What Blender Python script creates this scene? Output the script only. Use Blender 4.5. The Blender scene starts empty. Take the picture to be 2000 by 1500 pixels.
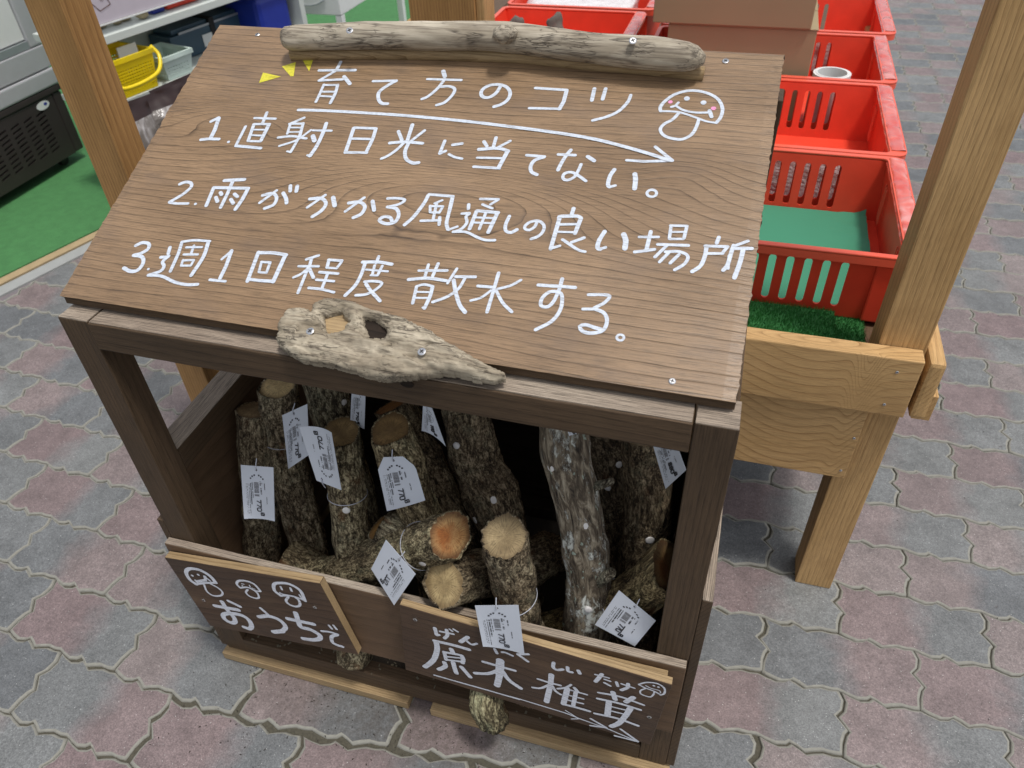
import bpy, bmesh, math, random
from mathutils import Vector, Matrix, noise
import numpy as np
random.seed(7)
SC = bpy.context.scene
COL = SC.collection
R_ = math.radians
# ------------------------------------------------------------ camera
FPX = 1484.0
def _n(v): return v / np.linalg.norm(v)
def _cr(p): return np.array([(p[0]-1000.)/FPX, (p[1]-750.)/FPX, 1.])
_Z = -_n(_cr((1079, 2478))); _X = -_n(_cr((-5094, -246))); _X = _n(_X-_Z*(_X@_Z)); _Y = np.cross(_Z, _X)
ROT = np.array([_X, _Y, _Z])
CAM = np.array([0.7063471, -0.52478006, 1.20445567])
cd = bpy.data.cameras.new('camera'); cam = bpy.data.objects.new('camera', cd); COL.objects.link(cam); SC.camera = cam
cd.sensor_width = 36; cd.lens = FPX/2000*36; cd.clip_start = 0.02; cd.clip_end = 200
_m = Matrix.Identity(4)
for i, c in enumerate((ROT@np.array([1, 0, 0]), ROT@np.array([0, -1, 0]), ROT@np.array([0, 0, -1]))):
    for r in range(3): _m[r][i] = c[r]
for r in range(3): _m[r][3] = CAM[r]
cam.matrix_world = _m
cd.dof.use_dof = True; cd.dof.focus_distance = 0.93; cd.dof.aperture_fstop = 9.0
# ------------------------------------------------------------ sky, sun, exposure
SUN = Vector((0.26, -0.12, 0.93)).normalized()
w = bpy.data.worlds.new('World'); SC.world = w; w.use_nodes = True
nt = w.node_tree; bg = nt.nodes['Background']
sky = nt.nodes.new('ShaderNodeTexSky'); sky.sky_type = 'NISHITA'; sky.sun_disc = False
sky.sun_elevation = math.asin(SUN.z); sky.sun_rotation = math.atan2(SUN.x, SUN.y)
sky.air_density = 1.0; sky.dust_density = 3.0; sky.ozone_density = 1.0
hs_ = nt.nodes.new('ShaderNodeHueSaturation'); hs_.inputs['Saturation'].default_value = .35; nt.links.new(sky.outputs[0], hs_.inputs['Color']); nt.links.new(hs_.outputs[0], bg.inputs[0]); bg.inputs[1].default_value = 0.105
sl = bpy.data.lights.new('sun', 'SUN'); sl.energy = 1.5; sl.angle = R_(7); sl.color = (1, .965, .915)
so = bpy.data.objects.new('sun', sl); COL.objects.link(so); so.rotation_euler = SUN.to_track_quat('Z', 'Y').to_euler()
VS = SC.view_settings; VS.view_transform = 'Standard'; VS.look = 'None'; VS.gamma = 1; VS.use_curve_mapping = False
VS.exposure = 0.55
# ------------------------------------------------------------ helpers: pixels of the survey to points of the place
def ray(px, py): return ROT@_cr((px, py))
def aty(px, py, y): r = ray(px, py); return Vector(CAM+r*((y-CAM[1])/r[1]))
def atz(px, py, z): r = ray(px, py); return Vector(CAM+r*((z-CAM[2])/r[2]))
def atx(px, py, x): r = ray(px, py); return Vector(CAM+r*((x-CAM[0])/r[0]))
def atp(px, py, P, N): r = ray(px, py); N = np.array(N); return Vector(CAM+r*(((np.array(P)-CAM)@N)/(r@N)))
# ------------------------------------------------------------ object helpers
def empty(name, label, cat, loc=(0, 0, 0), group=None, rz=0):
    o = bpy.data.objects.new(name, None); COL.objects.link(o); o.location = loc; o.rotation_euler = (0, 0, rz)
    o.empty_display_size = .05
    o['label'] = label; o['category'] = cat
    if group: o['group'] = group
    return o
def tag(o, label, cat, group=None):
    o['label'] = label; o['category'] = cat
    if group: o['group'] = group
    return o
def put(name, me, mats, parent=None, M=None, smooth=False, label=None):
    """link one mesh object; M is its world matrix"""
    o = bpy.data.objects.new(name, me); COL.objects.link(o)
    if not isinstance(mats, (list, tuple)): mats = [mats]
    if not me.materials:
        for m in mats: me.materials.append(m)
    if smooth:
        for p in me.polygons: p.use_smooth = True
    M = M or Matrix.Identity(4)
    if parent:
        o.parent = parent; o.matrix_parent_inverse = Matrix.Identity(4)
        o.matrix_basis = WM(parent).inverted()@M
    else: o.matrix_basis = M
    if label: o['label'] = label
    return o
def WM(o):
    m = o.matrix_basis.copy() if o.type != 'EMPTY' else Matrix.LocRotScale(o.location, o.rotation_euler, o.scale)
    return WM(o.parent)@m if o.parent else m
def mesh(name, vs, fs):
    me = bpy.data.meshes.new(name); me.from_pydata([tuple(v) for v in vs], [], fs); me.update(); return me
def bm2me(bm, name):
    me = bpy.data.meshes.new(name); bm.to_mesh(me); bm.free(); return me
def box_me(L, W, T, bev=.0012, name='plank', cuts=0, rough=0):
    bm = bmesh.new(); bmesh.ops.create_cube(bm, size=1)
    bmesh.ops.scale(bm, vec=(L, W, T), verts=bm.verts)
    if bev: bmesh.ops.bevel(bm, geom=bm.edges[:], offset=bev, segments=2, profile=.6, affect='EDGES')
    if cuts:
        for i in range(1, cuts):
            x = -L/2+L*i/cuts
            bmesh.ops.bisect_plane(bm, geom=bm.verts[:]+bm.edges[:]+bm.faces[:], plane_co=(x, 0, 0), plane_no=(1, 0, 0))
        for v in bm.verts:
            n = noise.noise_vector(Vector((v.co.x*25+L*9, v.co.y*90, v.co.z*90)))
            v.co.y += n.y*rough; v.co.z += n.z*rough
    return bm2me(bm, name)
def frame(c, ax, up):
    """matrix with local x along ax, local z near up, origin c"""
    ax = Vector(ax).normalized(); up = Vector(up); y = up.cross(ax).normalized(); z = ax.cross(y)
    return Matrix(((ax.x, y.x, z.x, c[0]), (ax.y, y.y, z.y, c[1]), (ax.z, y.z, z.z, c[2]), (0, 0, 0, 1)))
AX = {'x': ((1, 0, 0), (0, 0, 1)), 'y': ((0, 1, 0), (0, 0, 1)), 'z': ((0, 0, 1), (0, -1, 0)), 'xv': ((1, 0, 0), (0, -1, 0)), 'yv': ((0, 1, 0), (1, 0, 0))}
def plank(name, lo, hi, mat, parent=None, grain='x', bev=.0012, cuts=0, rough=0, label=None):
    """board between corners lo and hi, grain running along an axis"""
    lo = Vector(lo); hi = Vector(hi); c = (lo+hi)/2; d = hi-lo
    ax, up = AX[grain]; M = frame(c, ax, up)
    dl = M.to_3x3().transposed()@d
    return put(name, box_me(abs(dl.x), abs(dl.y), abs(dl.z), bev, cuts=cuts, rough=rough), mat, parent, M, label=label)
def plate(outer, holes, t, name='plate'):
    """flat plate with holes: 2d loops extruded by thickness t about z=0"""
    cu = bpy.data.curves.new(name, 'CURVE'); cu.dimensions = '2D'; cu.fill_mode = 'BOTH'; cu.extrude = t/2
    for lp in [outer]+holes:
        s = cu.splines.new('POLY'); s.points.add(len(lp)-1); s.use_cyclic_u = True
        for p, q in zip(s.points, lp): p.co = (q[0], q[1], 0, 1)
    o = bpy.data.objects.new(name, cu); COL.objects.link(o)
    dg = bpy.context.evaluated_depsgraph_get()
    me = bpy.data.meshes.new_from_object(o.evaluated_get(dg)); bpy.data.objects.remove(o); bpy.data.curves.remove(cu)
    return me
def slot(cx, cy, wd, h, n=5, lean=0):
    r = wd/2; p = []
    for k in range(n+1):
        a = math.pi*k/n; p.append((cx+r*math.cos(a)+lean*(h/2-r), cy+h/2-r+r*math.sin(a)))
    for k in range(n+1):
        a = math.pi+math.pi*k/n; p.append((cx+r*math.cos(a)-lean*(h/2-r), cy-h/2+r+r*math.sin(a)))
    return p
def circ(cx, cy, rx, ry=None, n=16, rev=False):
    ry = ry or rx
    return [(cx+rx*math.cos(2*math.pi*k/n), cy+ry*math.sin(2*math.pi*k/n)) for k in range(n)]
def spl(pts, step):
    """catmull-rom through points (Vectors of any size)"""
    P = [Vector(p) for p in pts]; P = [P[0]*2-P[1]]+P+[P[-1]*2-P[-2]]; out = []
    for i in range(1, len(P)-2):
        a, b, c, d = P[i-1:i+3]; n = max(2, int((c-b).length/step))
        for k in range(n):
            t = k/n; out.append(.5*((2*b)+(c-a)*t+(2*a-5*b+4*c-d)*t*t+(3*b-a-3*c+d)*t**3))
    out.append(P[-2]); return out
def tube_me(path, rads, n=12, fn=None, cap=True, name='tube', seed=0):
    vs = []; fs = []; up = None; N = len(path)
    for i, p in enumerate(path):
        d = (path[min(i+1, N-1)]-path[max(i-1, 0)]).normalized()
        if up is None: up = d.orthogonal().normalized()
        up = (up-d*up.dot(d)).normalized(); s = d.cross(up)
        r = rads[i] if hasattr(rads, '__len__') else rads
        for k in range(n):
            a = 2*math.pi*k/n; rr = r*(fn(i, a, p) if fn else 1)
            vs.append(p+(up*math.cos(a)+s*math.sin(a))*rr)
    for i in range(N-1):
        for k in range(n):
            a = i*n+k; b = i*n+(k+1) % n; fs.append((a, b, b+n, a+n))
    if cap: fs.append(tuple(range(n))[::-1]); fs.append(tuple(range((N-1)*n, N*n)))
    return mesh(name, vs, fs)
# ------------------------------------------------------------ materials
def newmat(name):
    m = bpy.data.materials.new(name); m.use_nodes = True; nt = m.node_tree
    return m, nt, nt.nodes['Principled BSDF']
def nd(nt, t, ins=None, **kw):
    n = nt.nodes.new('ShaderNode'+t)
    for k, v in kw.items(): setattr(n, k, v)
    for k, v in (ins or {}).items():
        s = n.inputs[k]
        if hasattr(v, 'links') or isinstance(v, bpy.types.NodeSocket): nt.links.new(v, s)
        else: s.default_value = v
    return n
def mth(nt, op, a, b=0., c=None):
    i = {0: a, 1: b}
    if c is not None: i[2] = c
    return nd(nt, 'Math', i, operation=op).outputs[0]
def ramp(nt, f, stops):
    r = nd(nt, 'ValToRGB', {0: f}); e = r.color_ramp.elements
    while len(e) < len(stops): e.new(.5)
    for q, (p, c) in zip(e, stops): q.position = p; q.color = (c[0], c[1], c[2], 1) if hasattr(c, '__len__') else (c, c, c, 1)
    return r.outputs[0]
def mix(nt, f, a, b, bt='MIX'):
    n = nd(nt, 'Mix', data_type='RGBA', blend_type=bt)
    for s, v in ((n.inputs[0], f), (n.inputs[6], a), (n.inputs[7], b)):
        if isinstance(v, bpy.types.NodeSocket): nt.links.new(v, s)
        elif hasattr(v, '__len__'): s.default_value = (v[0], v[1], v[2], 1)
        else: s.default_value = v
    return n.outputs[2]
def coords(nt, scale=(1, 1, 1), rnd=True):
    tc = nd(nt, 'TexCoord').outputs['Object']
    if rnd:
        oi = nd(nt, 'ObjectInfo').outputs['Random']
        v = nd(nt, 'VectorMath', {0: (3.1, 1.7, 2.3)}, operation='SCALE'); nt.links.new(oi, v.inputs['Scale'])
        tc = nd(nt, 'VectorMath', {0: tc, 1: v.outputs[0]}, operation='ADD').outputs[0]
    return nd(nt, 'VectorMath', {0: tc, 1: scale}, operation='MULTIPLY').outputs[0]
def sc(nt, v, s): return nd(nt, 'VectorMath', {0: v, 1: s}, operation='MULTIPLY').outputs[0]
def nz(nt, v, s=1, det=2, rough=.5, dist=0): return nd(nt, 'TexNoise', {'Vector': v, 'Scale': s, 'Detail': det, 'Roughness': rough, 'Distortion': dist}).outputs[0]
def bump(nt, h, strength, dist, bs, base=None):
    b = nd(nt, 'Bump', {'Height': h, 'Strength': strength, 'Distance': dist})
    if base is not None: nt.links.new(base, b.inputs['Normal'])
    nt.links.new(b.outputs[0], bs.inputs['Normal']); return b.outputs[0]
def plain(name, col, rough=.5, var=.12, bs_=None, spec=None, metal=0, bumpk=0, scale=30):
    m, nt, bs = newmat(name); v = coords(nt, rnd=False)
    f = nz(nt, v, scale, 4)
    c = mix(nt, f, [x*(1-var) for x in col], [min(1, x*(1+var)) for x in col]); nt.links.new(c, bs.inputs['Base Color'])
    bs.inputs['Roughness'].default_value = rough; bs.inputs['Metallic'].default_value = metal
    if spec is not None: bs.inputs['Specular IOR Level'].default_value = spec
    if bumpk: bump(nt, nz(nt, v, scale*4, 5), bumpk, .002, bs)
    return m
def wood(name, light, dark, line, K=110, A=9, lowx=1.6, lowy=9, rough=.6, linew=.16, fiber=.5, blotch=.35, stain=None, linestr=.8, spec=.25, hills=None):
    m, nt, bs = newmat(name); v = coords(nt, rnd=not hills)
    n1 = nz(nt, sc(nt, v, (lowx, lowy, lowy)), 1, 1.5, .45)
    n2 = nz(nt, sc(nt, v, (lowx*7, lowy*6, lowy*6)), 1, 3, .6)
    sx = nd(nt, 'SeparateXYZ', {0: v})
    ph = mth(nt, 'MULTIPLY', sx.outputs[1], K)
    ph = mth(nt, 'ADD', ph, mth(nt, 'MULTIPLY', sx.outputs[2], K*.55))
    ph = mth(nt, 'ADD', ph, mth(nt, 'MULTIPLY', n1, A)); ph = mth(nt, 'ADD', ph, mth(nt, 'MULTIPLY', n2, .55))
    for (hx, hy, wx, wy, amp) in hills or ():
        q = nd(nt, 'VectorMath', {0: v, 1: (-hx, -hy, 0)}, operation='ADD').outputs[0]; q = sc(nt, q, (1/wx, 1/wy, 0))
        r2 = nd(nt, 'VectorMath', {0: q, 1: q}, operation='DOT_PRODUCT').outputs['Value']
        ph = mth(nt, 'ADD', ph, mth(nt, 'MULTIPLY', mth(nt, 'EXPONENT', mth(nt, 'MULTIPLY', r2, -1.0)), amp))
    fr = mth(nt, 'FRACT', ph)
    ln = ramp(nt, fr, [(0, 0), (1-linew*2.6, .12), (1-linew, .55), (.965, 1), (1, 0)])
    # vary line strength along the board
    ls = nz(nt, sc(nt, v, (6, 60, 60)), 1, 3)
    ln2 = mth(nt, 'MULTIPLY', ln, ramp(nt, ls, [(.3, .35), (.65, 1)]))
    fb = nz(nt, sc(nt, v, (22, 900, 900)), 1, 4, .65)
    fb2 = nz(nt, sc(nt, v, (90, 1700, 1700)), 1, 3, .6)
    bl = nz(nt, sc(nt, v, (4, 14, 14)), 1, 4)
    c = mix(nt, ramp(nt, bl, [(.3, 0), (.7, 1)]), dark, light)
    c = mix(nt, mth(nt, 'MULTIPLY', ln2, linestr), c, line)
    fbr = ramp(nt, fb, [(.32, 1-fiber), (.5, 1), (.7, 1+fiber*.25)])
    c = mix(nt, 1.0, c, fbr, 'MULTIPLY')
    c = mix(nt, .6, c, ramp(nt, fb2, [(.3, 1-fiber*.8), (.55, 1.05)]), 'MULTIPLY')
    if stain:
        s = ramp(nt, nz(nt, sc(nt, v, (9, 16, 16)), 1, 5, .6), [(.5, 0), (.72, 1)])
        c = mix(nt, mth(nt, 'MULTIPLY', s, blotch), c, stain)
    nt.links.new(c, bs.inputs['Base Color'])
    rr = ramp(nt, bl, [(.3, rough-.08), (.7, rough+.08)]); nt.links.new(rr, bs.inputs['Roughness'])
    bs.inputs['Specular IOR Level'].default_value = spec
    h = mth(nt, 'SUBTRACT', mth(nt, 'MULTIPLY', fb, .5), mth(nt, 'MULTIPLY', ln2, .6))
    bump(nt, h, .55, .0009, bs)
    return m
M_board = wood('stained_cedar_board', (.325, .212, .120), (.225, .144, .080), (.045, .027, .015), K=96, A=9, lowx=1.3, lowy=4.0, rough=.36, linew=.07, fiber=.55, linestr=1.0, hills=((.41, .205, .20, .052, -9.5), (.10, .285, .085, .03, -4.5), (.66, .26, .05, .03, -2.5)), stain=(.16, .115, .085), blotch=.5, spec=.5)
M_dark = wood('dark_stained_wood', (.112, .072, .042), (.068, .045, .027), (.028, .018, .011), K=170, A=5, lowx=1.5, lowy=6, rough=.55, linew=.2, fiber=.4, linestr=.55)
M_dark2 = wood('brown_stained_plywood', (.165, .102, .060), (.115, .072, .042), (.06, .038, .023), K=60, A=8, lowx=1.5, lowy=4, rough=.55, linew=.3, fiber=.35, linestr=.4)
M_int = wood('shade_and_knot_black', (.030, .020, .014), (.02, .014, .01), (.01, .007, .005), K=90, A=6, rough=.8, fiber=.3)  # shade of the stand's interior put into the wood colour; also colours the rail knot
M_cedar = wood('pale_cedar', (.62, .395, .180), (.50, .310, .130), (.24, .12, .042), K=140, A=10, lowx=1.4, lowy=6, rough=.55, linew=.20, fiber=.32, linestr=.6, stain=(.30, .17, .065), blotch=.45)
M_cedar2 = wood('orange_cedar', (.50, .285, .110), (.36, .20, .074), (.19, .09, .032), K=170, A=6, lowx=1.0, lowy=6, rough=.5, linew=.24, fiber=.3, linestr=.7)
M_apron = wood('pale_cedar_board', (.62, .395, .180), (.50, .310, .130), (.24, .12, .042), K=120, A=5, lowx=1.4, lowy=5, rough=.5, linew=.16, fiber=.32, linestr=.7, stain=(.34, .20, .085), blotch=.4, hills=((.50, .0, .10, .020, 5), (.575, -.020, .013, .008, 7), (.44, .025, .05, .012, -3)))
M_raw = wood('raw_pine_edge', (.43, .31, .17), (.31, .215, .112), (.16, .10, .045), K=260, A=6, rough=.6, fiber=.35)
M_fuzzy = wood('highlit_sawn_top', (.46, .39, .31), (.27, .21, .16), (.08, .055, .04), K=420, A=8, rough=.8, fiber=.75)  # rough sawn tops, with the brightness of lit faces put into the colour
def endm(name, ring, pale, bark):
    m, nt, bs = newmat(name); v = coords(nt, rnd=True); v0 = nd(nt, 'TexCoord').outputs['Object']
    s = nd(nt, 'SeparateXYZ', {0: v0}); a = mth(nt, 'ARCTAN2', s.outputs[1], s.outputs[0])
    r = nd(nt, 'VectorMath', {0: sc(nt, v0, (1, 1, 0))}, operation='LENGTH').outputs['Value']
    cv = nd(nt, 'CombineXYZ', {0: mth(nt, 'MULTIPLY', a, 16), 1: mth(nt, 'MULTIPLY', r, 90), 2: 0}).outputs[0]
    rays = nz(nt, cv, 1, 3, .6)
    rg = nz(nt, nd(nt, 'CombineXYZ', {0: mth(nt, 'MULTIPLY', r, 420), 1: mth(nt, 'MULTIPLY', a, .8), 2: 0}).outputs[0], 1, 2)
    bl = nz(nt, v, 45, 4)
    c = mix(nt, ramp(nt, bl, [(.35, 0), (.65, 1)]), ring, pale)
    c = mix(nt, ramp(nt, rays, [(.36, .72), (.52, 0)]), c, [x*.38 for x in ring])
    c = mix(nt, mth(nt, 'MULTIPLY', ramp(nt, rg, [(.4, 0), (.6, 1)]), .25), c, [x*.55 for x in ring])
    rim = ramp(nt, mth(nt, 'ADD', r, mth(nt, 'MULTIPLY', bl, .006)), [(.024, 0), (.031, 1)])
    c = mix(nt, mth(nt, 'MULTIPLY', rim, .7), c, bark)
    oc = nd(nt, 'ObjectInfo').outputs['Color']; c = mix(nt, 1, c, oc, 'MULTIPLY')
    nt.links.new(c, bs.inputs['Base Color']); bs.inputs['Roughness'].default_value = .75
    bump(nt, mth(nt, 'ADD', rays, bl), .6, .001, bs); return m
M_end = endm('sawn_log_end', (.33, .25, .14), (.60, .48, .29), (.16, .11, .06))
M_rot = endm('rotten_orange_log_end', (.33, .12, .03), (.48, .32, .14), (.08, .04, .018))
def bco(nt):
    at = nd(nt, 'Attribute', attribute_name='bark').outputs['Vector']
    oi = nd(nt, 'ObjectInfo').outputs['Random']
    v = nd(nt, 'VectorMath', {0: (3.1, 1.7, 2.3)}, operation='SCALE'); nt.links.new(oi, v.inputs['Scale'])
    return nd(nt, 'VectorMath', {0: at, 1: v.outputs[0]}, operation='ADD').outputs[0]
def barkm():
    m, nt, bs = newmat('oak_bark'); v = bco(nt)
    fur = nz(nt, sc(nt, v, (190, 190, 70)), 1, 6, .72, .4)
    mid = nz(nt, sc(nt, v, (70, 70, 34)), 1, 6, .7, .5)
    g = nz(nt, sc(nt, v, (520, 520, 300)), 1, 3, .7)
    vc = nd(nt, 'TexVoronoi', {'Vector': nd(nt, 'VectorMath', {0: sc(nt, v, (95, 95, 34)), 1: sc(nt, nd(nt, 'TexNoise', {'Vector': sc(nt, v, (60, 60, 60)), 'Scale': 1, 'Detail': 5.0}).outputs[1], (2.4, 2.4, 2.4))}, operation='ADD').outputs[0], 'Scale': 1.0}, feature='DISTANCE_TO_EDGE').outputs[0]
    pl_ = ramp(nt, vc, [(.0, 0), (.16, 1)])
    big = nz(nt, sc(nt, v, (26, 26, 14)), 1, 4, .6)
    h = mth(nt, 'ADD', mth(nt, 'MULTIPLY', fur, .52), mth(nt, 'ADD', mth(nt, 'MULTIPLY', mid, .24), mth(nt, 'MULTIPLY', g, .36)))
    h = mth(nt, 'MULTIPLY', h, mth(nt, 'ADD', mth(nt, 'MULTIPLY', pl_, .13), .91))
    c = ramp(nt, h, [(.42, (.010, .008, .006)), (.51, (.052, .043, .033)), (.57, (.150, .130, .100)), (.64, (.33, .305, .25)), (.74, (.58, .55, .47))])
    c = mix(nt, 1, c, ramp(nt, big, [(.32, (.95, .90, .80)), (.5, (1.35, 1.33, 1.2)), (.68, (1.75, 1.82, 1.65))]), 'MULTIPLY')
    mo = mth(nt, 'MULTIPLY', ramp(nt, nz(nt, sc(nt, v, (40, 40, 26)), 1, 5, .7), [(.54, 0), (.62, 1)]), ramp(nt, g, [(.4, .2), (.6, 1)]))
    c = mix(nt, mth(nt, 'MULTIPLY', mo, .5), c, (.30, .32, .24))
    rd = ramp(nt, nz(nt, sc(nt, v, (30, 30, 18)), 1, 3), [(.62, 0), (.7, 1)]); c = mix(nt, mth(nt, 'MULTIPLY', rd, .5), c, (.16, .075, .035))
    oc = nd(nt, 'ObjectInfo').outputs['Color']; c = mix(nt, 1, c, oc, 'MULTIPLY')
    nt.links.new(c, bs.inputs['Base Color']); bs.inputs['Roughness'].default_value = .8; bs.inputs['Specular IOR Level'].default_value = .25
    bump(nt, h, 1, .010, bs); return m
M_bark = barkm()
def lichenm():
    m, nt, bs = newmat('lichen_bark'); v = bco(nt)
    a = nz(nt, sc(nt, v, (130, 130, 34)), 1, 6, .7, .9)
    c = ramp(nt, a, [(.34, (.02, .014, .01)), (.48, (.12, .092, .062)), (.62, (.34, .29, .21)), (.75, (.5, .45, .36))])
    l1 = ramp(nt, nz(nt, sc(nt, v, (55, 55, 22)), 1, 8, .78, .3), [(.54, 0), (.60, 1)])
    sx = nd(nt, 'SeparateXYZ', {0: nd(nt, 'TexCoord').outputs['Object']})
    side = ramp(nt, mth(nt, 'ADD', mth(nt, 'MULTIPLY', sx.outputs[0], 18), .55), [(.35, .15), (.8, 1)])
    c = mix(nt, mth(nt, 'MULTIPLY', l1, side), c, (.70, .72, .66))
    l2 = ramp(nt, nz(nt, sc(nt, v, (150, 150, 90)), 1, 3), [(.66, 0), (.69, 1)])
    c = mix(nt, mth(nt, 'MULTIPLY', l2, .6), c, (.42, .55, .47))
    nt.links.new(c, bs.inputs['Base Color']); bs.inputs['Roughness'].default_value = .85
    bump(nt, mth(nt, 'ADD', a, l1), .7, .002, bs); return m
M_lichen = lichenm()
def driftm():
    m, nt, bs = newmat('driftwood'); v = coords(nt)
    st = nz(nt, sc(nt, v, (9, 330, 330)), 1, 5, .6, .1)
    bl = nz(nt, sc(nt, v, (9, 42, 42)), 1, 5, .6)
    c = mix(nt, ramp(nt, bl, [(.36, 0), (.64, 1)]), (.29, .245, .18), (.56, .50, .395))
    c = mix(nt, mth(nt, 'MULTIPLY', ramp(nt, st, [(.35, 1), (.52, 0)]), .7), c, (.11, .085, .06))
    cn = nz(nt, sc(nt, v, (11, 95, 95)), 1, 4, .55, .6); cr = mth(nt, 'ABSOLUTE', mth(nt, 'SUBTRACT', cn, .5))
    cn2 = nz(nt, sc(nt, v, (28, 190, 190)), 1, 3, .5, .8); cr2 = mth(nt, 'ABSOLUTE', mth(nt, 'SUBTRACT', cn2, .46))
    msk = ramp(nt, nz(nt, v, 22, 3), [(.46, 0), (.56, 1)])
    ck = mth(nt, 'MAXIMUM', mth(nt, 'MULTIPLY', ramp(nt, cr, [(.0, 1), (.042, 0)]), msk), mth(nt, 'MULTIPLY', ramp(nt, cr2, [(.0, .85), (.034, 0)]), ramp(nt, nz(nt, v, 31, 2), [(.5, 0), (.58, 1)])))
    c = mix(nt, mth(nt, 'MULTIPLY', ck, .85), c, (.05, .038, .028))
    pt = ramp(nt, nz(nt, sc(nt, v, (130, 240, 240)), 1, 2), [(.25, 1), (.3, 0)])
    c = mix(nt, mth(nt, 'MULTIPLY', pt, .7), c, (.09, .07, .05))
    stn = ramp(nt, nz(nt, sc(nt, v, (9, 34, 34)), 1, 6, .7), [(.54, 0), (.68, 1)]); c = mix(nt, mth(nt, 'MULTIPLY', stn, .4), c, (.12, .095, .068))
    c = mix(nt, 1, c, nd(nt, 'ObjectInfo').outputs['Color'], 'MULTIPLY')
    nt.links.new(c, bs.inputs['Base Color']); bs.inputs['Roughness'].default_value = .78
    bump(nt, mth(nt, 'SUBTRACT', mth(nt, 'MULTIPLY', st, .5), ck), .6, .0012, bs); return m
M_drift = driftm()
def paverm():
    m, nt, bs = newmat('concrete_paver'); v = coords(nt); tc = nd(nt, 'TexCoord').outputs['Object']
    oi = nd(nt, 'ObjectInfo').outputs['Random']
    x = nd(nt, 'SeparateXYZ', {0: tc}).outputs[0]
    wob = mth(nt, 'MULTIPLY', mth(nt, 'SUBTRACT', nz(nt, v, 14, 4, .6), .5), .10)
    off = mth(nt, 'MULTIPLY', mth(nt, 'SUBTRACT', oi, .5), .05)
    sg = mth(nt, 'SUBTRACT', mth(nt, 'MULTIPLY', mth(nt, 'GREATER_THAN', mth(nt, 'FRACT', mth(nt, 'MULTIPLY', oi, 13.7)), .16), 2), 1)
    f = ramp(nt, mth(nt, 'ADD', mth(nt, 'MULTIPLY', mth(nt, 'MULTIPLY', mth(nt, 'ADD', mth(nt, 'ADD', x, wob), off), sg), 9), .5), [(.25, 0), (.75, 1)])
    pink = mix(nt, oi, (.185, .138, .138), (.212, .180, .174)); grey = mix(nt, mth(nt, 'FRACT', mth(nt, 'MULTIPLY', oi, 7.3)), (.125, .132, .138), (.178, .184, .182))
    c = mix(nt, f, pink, grey)
    dirt = ramp(nt, nz(nt, v, 22, 6, .65), [(.3, .80), (.62, 1.10)]); c = mix(nt, 1, c, dirt, 'MULTIPLY')
    gp = nd(nt, 'NewGeometry').outputs['Position']; c = mix(nt, 1, c, ramp(nt, nz(nt, gp, 3.2, 4, .6), [(.32, .85), (.6, 1.06)]), 'MULTIPLY')
    g1 = nz(nt, v, 420, 2, .6); c = mix(nt, 1, c, ramp(nt, g1, [(.3, .66), (.7, 1.32)]), 'MULTIPLY')
    g2 = nz(nt, v, 150, 4, .75); c = mix(nt, 1, c, ramp(nt, g2, [(.3, .76), (.68, 1.2)]), 'MULTIPLY')
    sp = nd(nt, 'TexVoronoi', {'Vector': v, 'Scale': 230.0}); sm = mth(nt, 'MULTIPLY', ramp(nt, sp.outputs['Distance'], [(.10, 1), (.2, 0)]), ramp(nt, sp.outputs['Color'], [(.75, 0), (.8, 1)]))
    c = mix(nt, mth(nt, 'MULTIPLY', sm, .55), c, (.8, .8, .78))
    pit = ramp(nt, nz(nt, v, 95, 2, .5), [(.22, 1), (.29, 0)]); c = mix(nt, mth(nt, 'MULTIPLY', pit, .6), c, (.08, .07, .07))
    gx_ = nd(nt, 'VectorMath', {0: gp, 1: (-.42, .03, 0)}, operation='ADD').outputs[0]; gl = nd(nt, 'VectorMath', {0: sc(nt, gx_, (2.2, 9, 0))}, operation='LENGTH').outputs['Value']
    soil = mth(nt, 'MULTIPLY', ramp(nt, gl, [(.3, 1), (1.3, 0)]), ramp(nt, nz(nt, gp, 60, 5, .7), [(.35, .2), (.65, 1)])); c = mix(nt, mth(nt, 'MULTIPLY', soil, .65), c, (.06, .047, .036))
    nt.links.new(c, bs.inputs['Base Color'])
    nt.links.new(ramp(nt, nz(nt, v, 60, 4), [(.3, .42), (.7, .68)]), bs.inputs['Roughness'])
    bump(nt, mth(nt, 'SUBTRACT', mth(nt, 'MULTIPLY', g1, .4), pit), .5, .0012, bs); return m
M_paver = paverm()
M_pedge = plain('paver_edge_lime', (.24, .235, .205), .8, .25, scale=120, bumpk=.4)
M_sand = plain('joint_sand', (.095, .087, .064), .95, .5, scale=260, bumpk=1)
M_paint = None
def paintm(name, col):
    m, nt, bs = newmat(name); v = nd(nt, 'TexCoord').outputs['Object']
    st = nz(nt, sc(nt, v, (45, 420, 1)), 1, 4, .65); lo = nz(nt, v, 300, 3)
    c = mix(nt, ramp(nt, st, [(.36, .85), (.47, 0)]), col, [col[0]*.52, col[1]*.48, col[2]*.45])
    c = mix(nt, ramp(nt, lo, [(.35, .6), (.6, 0)]), c, [x*.72 for x in col])
    nt.links.new(c, bs.inputs['Base Color']); bs.inputs['Roughness'].default_value = .55; bump(nt, st, .3, .0004, bs); return m
M_white = paintm('white_paint_marker', (.60, .655, .74)); M_white2 = paintm('white_sign_paint', (.74, .77, .84)); M_yel = paintm('yellow_paint_marker', (.68, .62, .05)); M_pink = paintm('pink_paint_marker', (.80, .30, .52))
M_tag = plain('tag_card', (.62, .66, .73), .45, .03); M_ink = plain('black_ink', (.03, .03, .035), .6, .05); M_inkg = plain('grey_barcode_ink', (.16, .16, .17), .6, .05)
M_screw = plain('zinc_screw', (.72, .72, .72), .25, .05, metal=1); M_hole = plain('screw_recess', (.03, .03, .03), .6)
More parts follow.
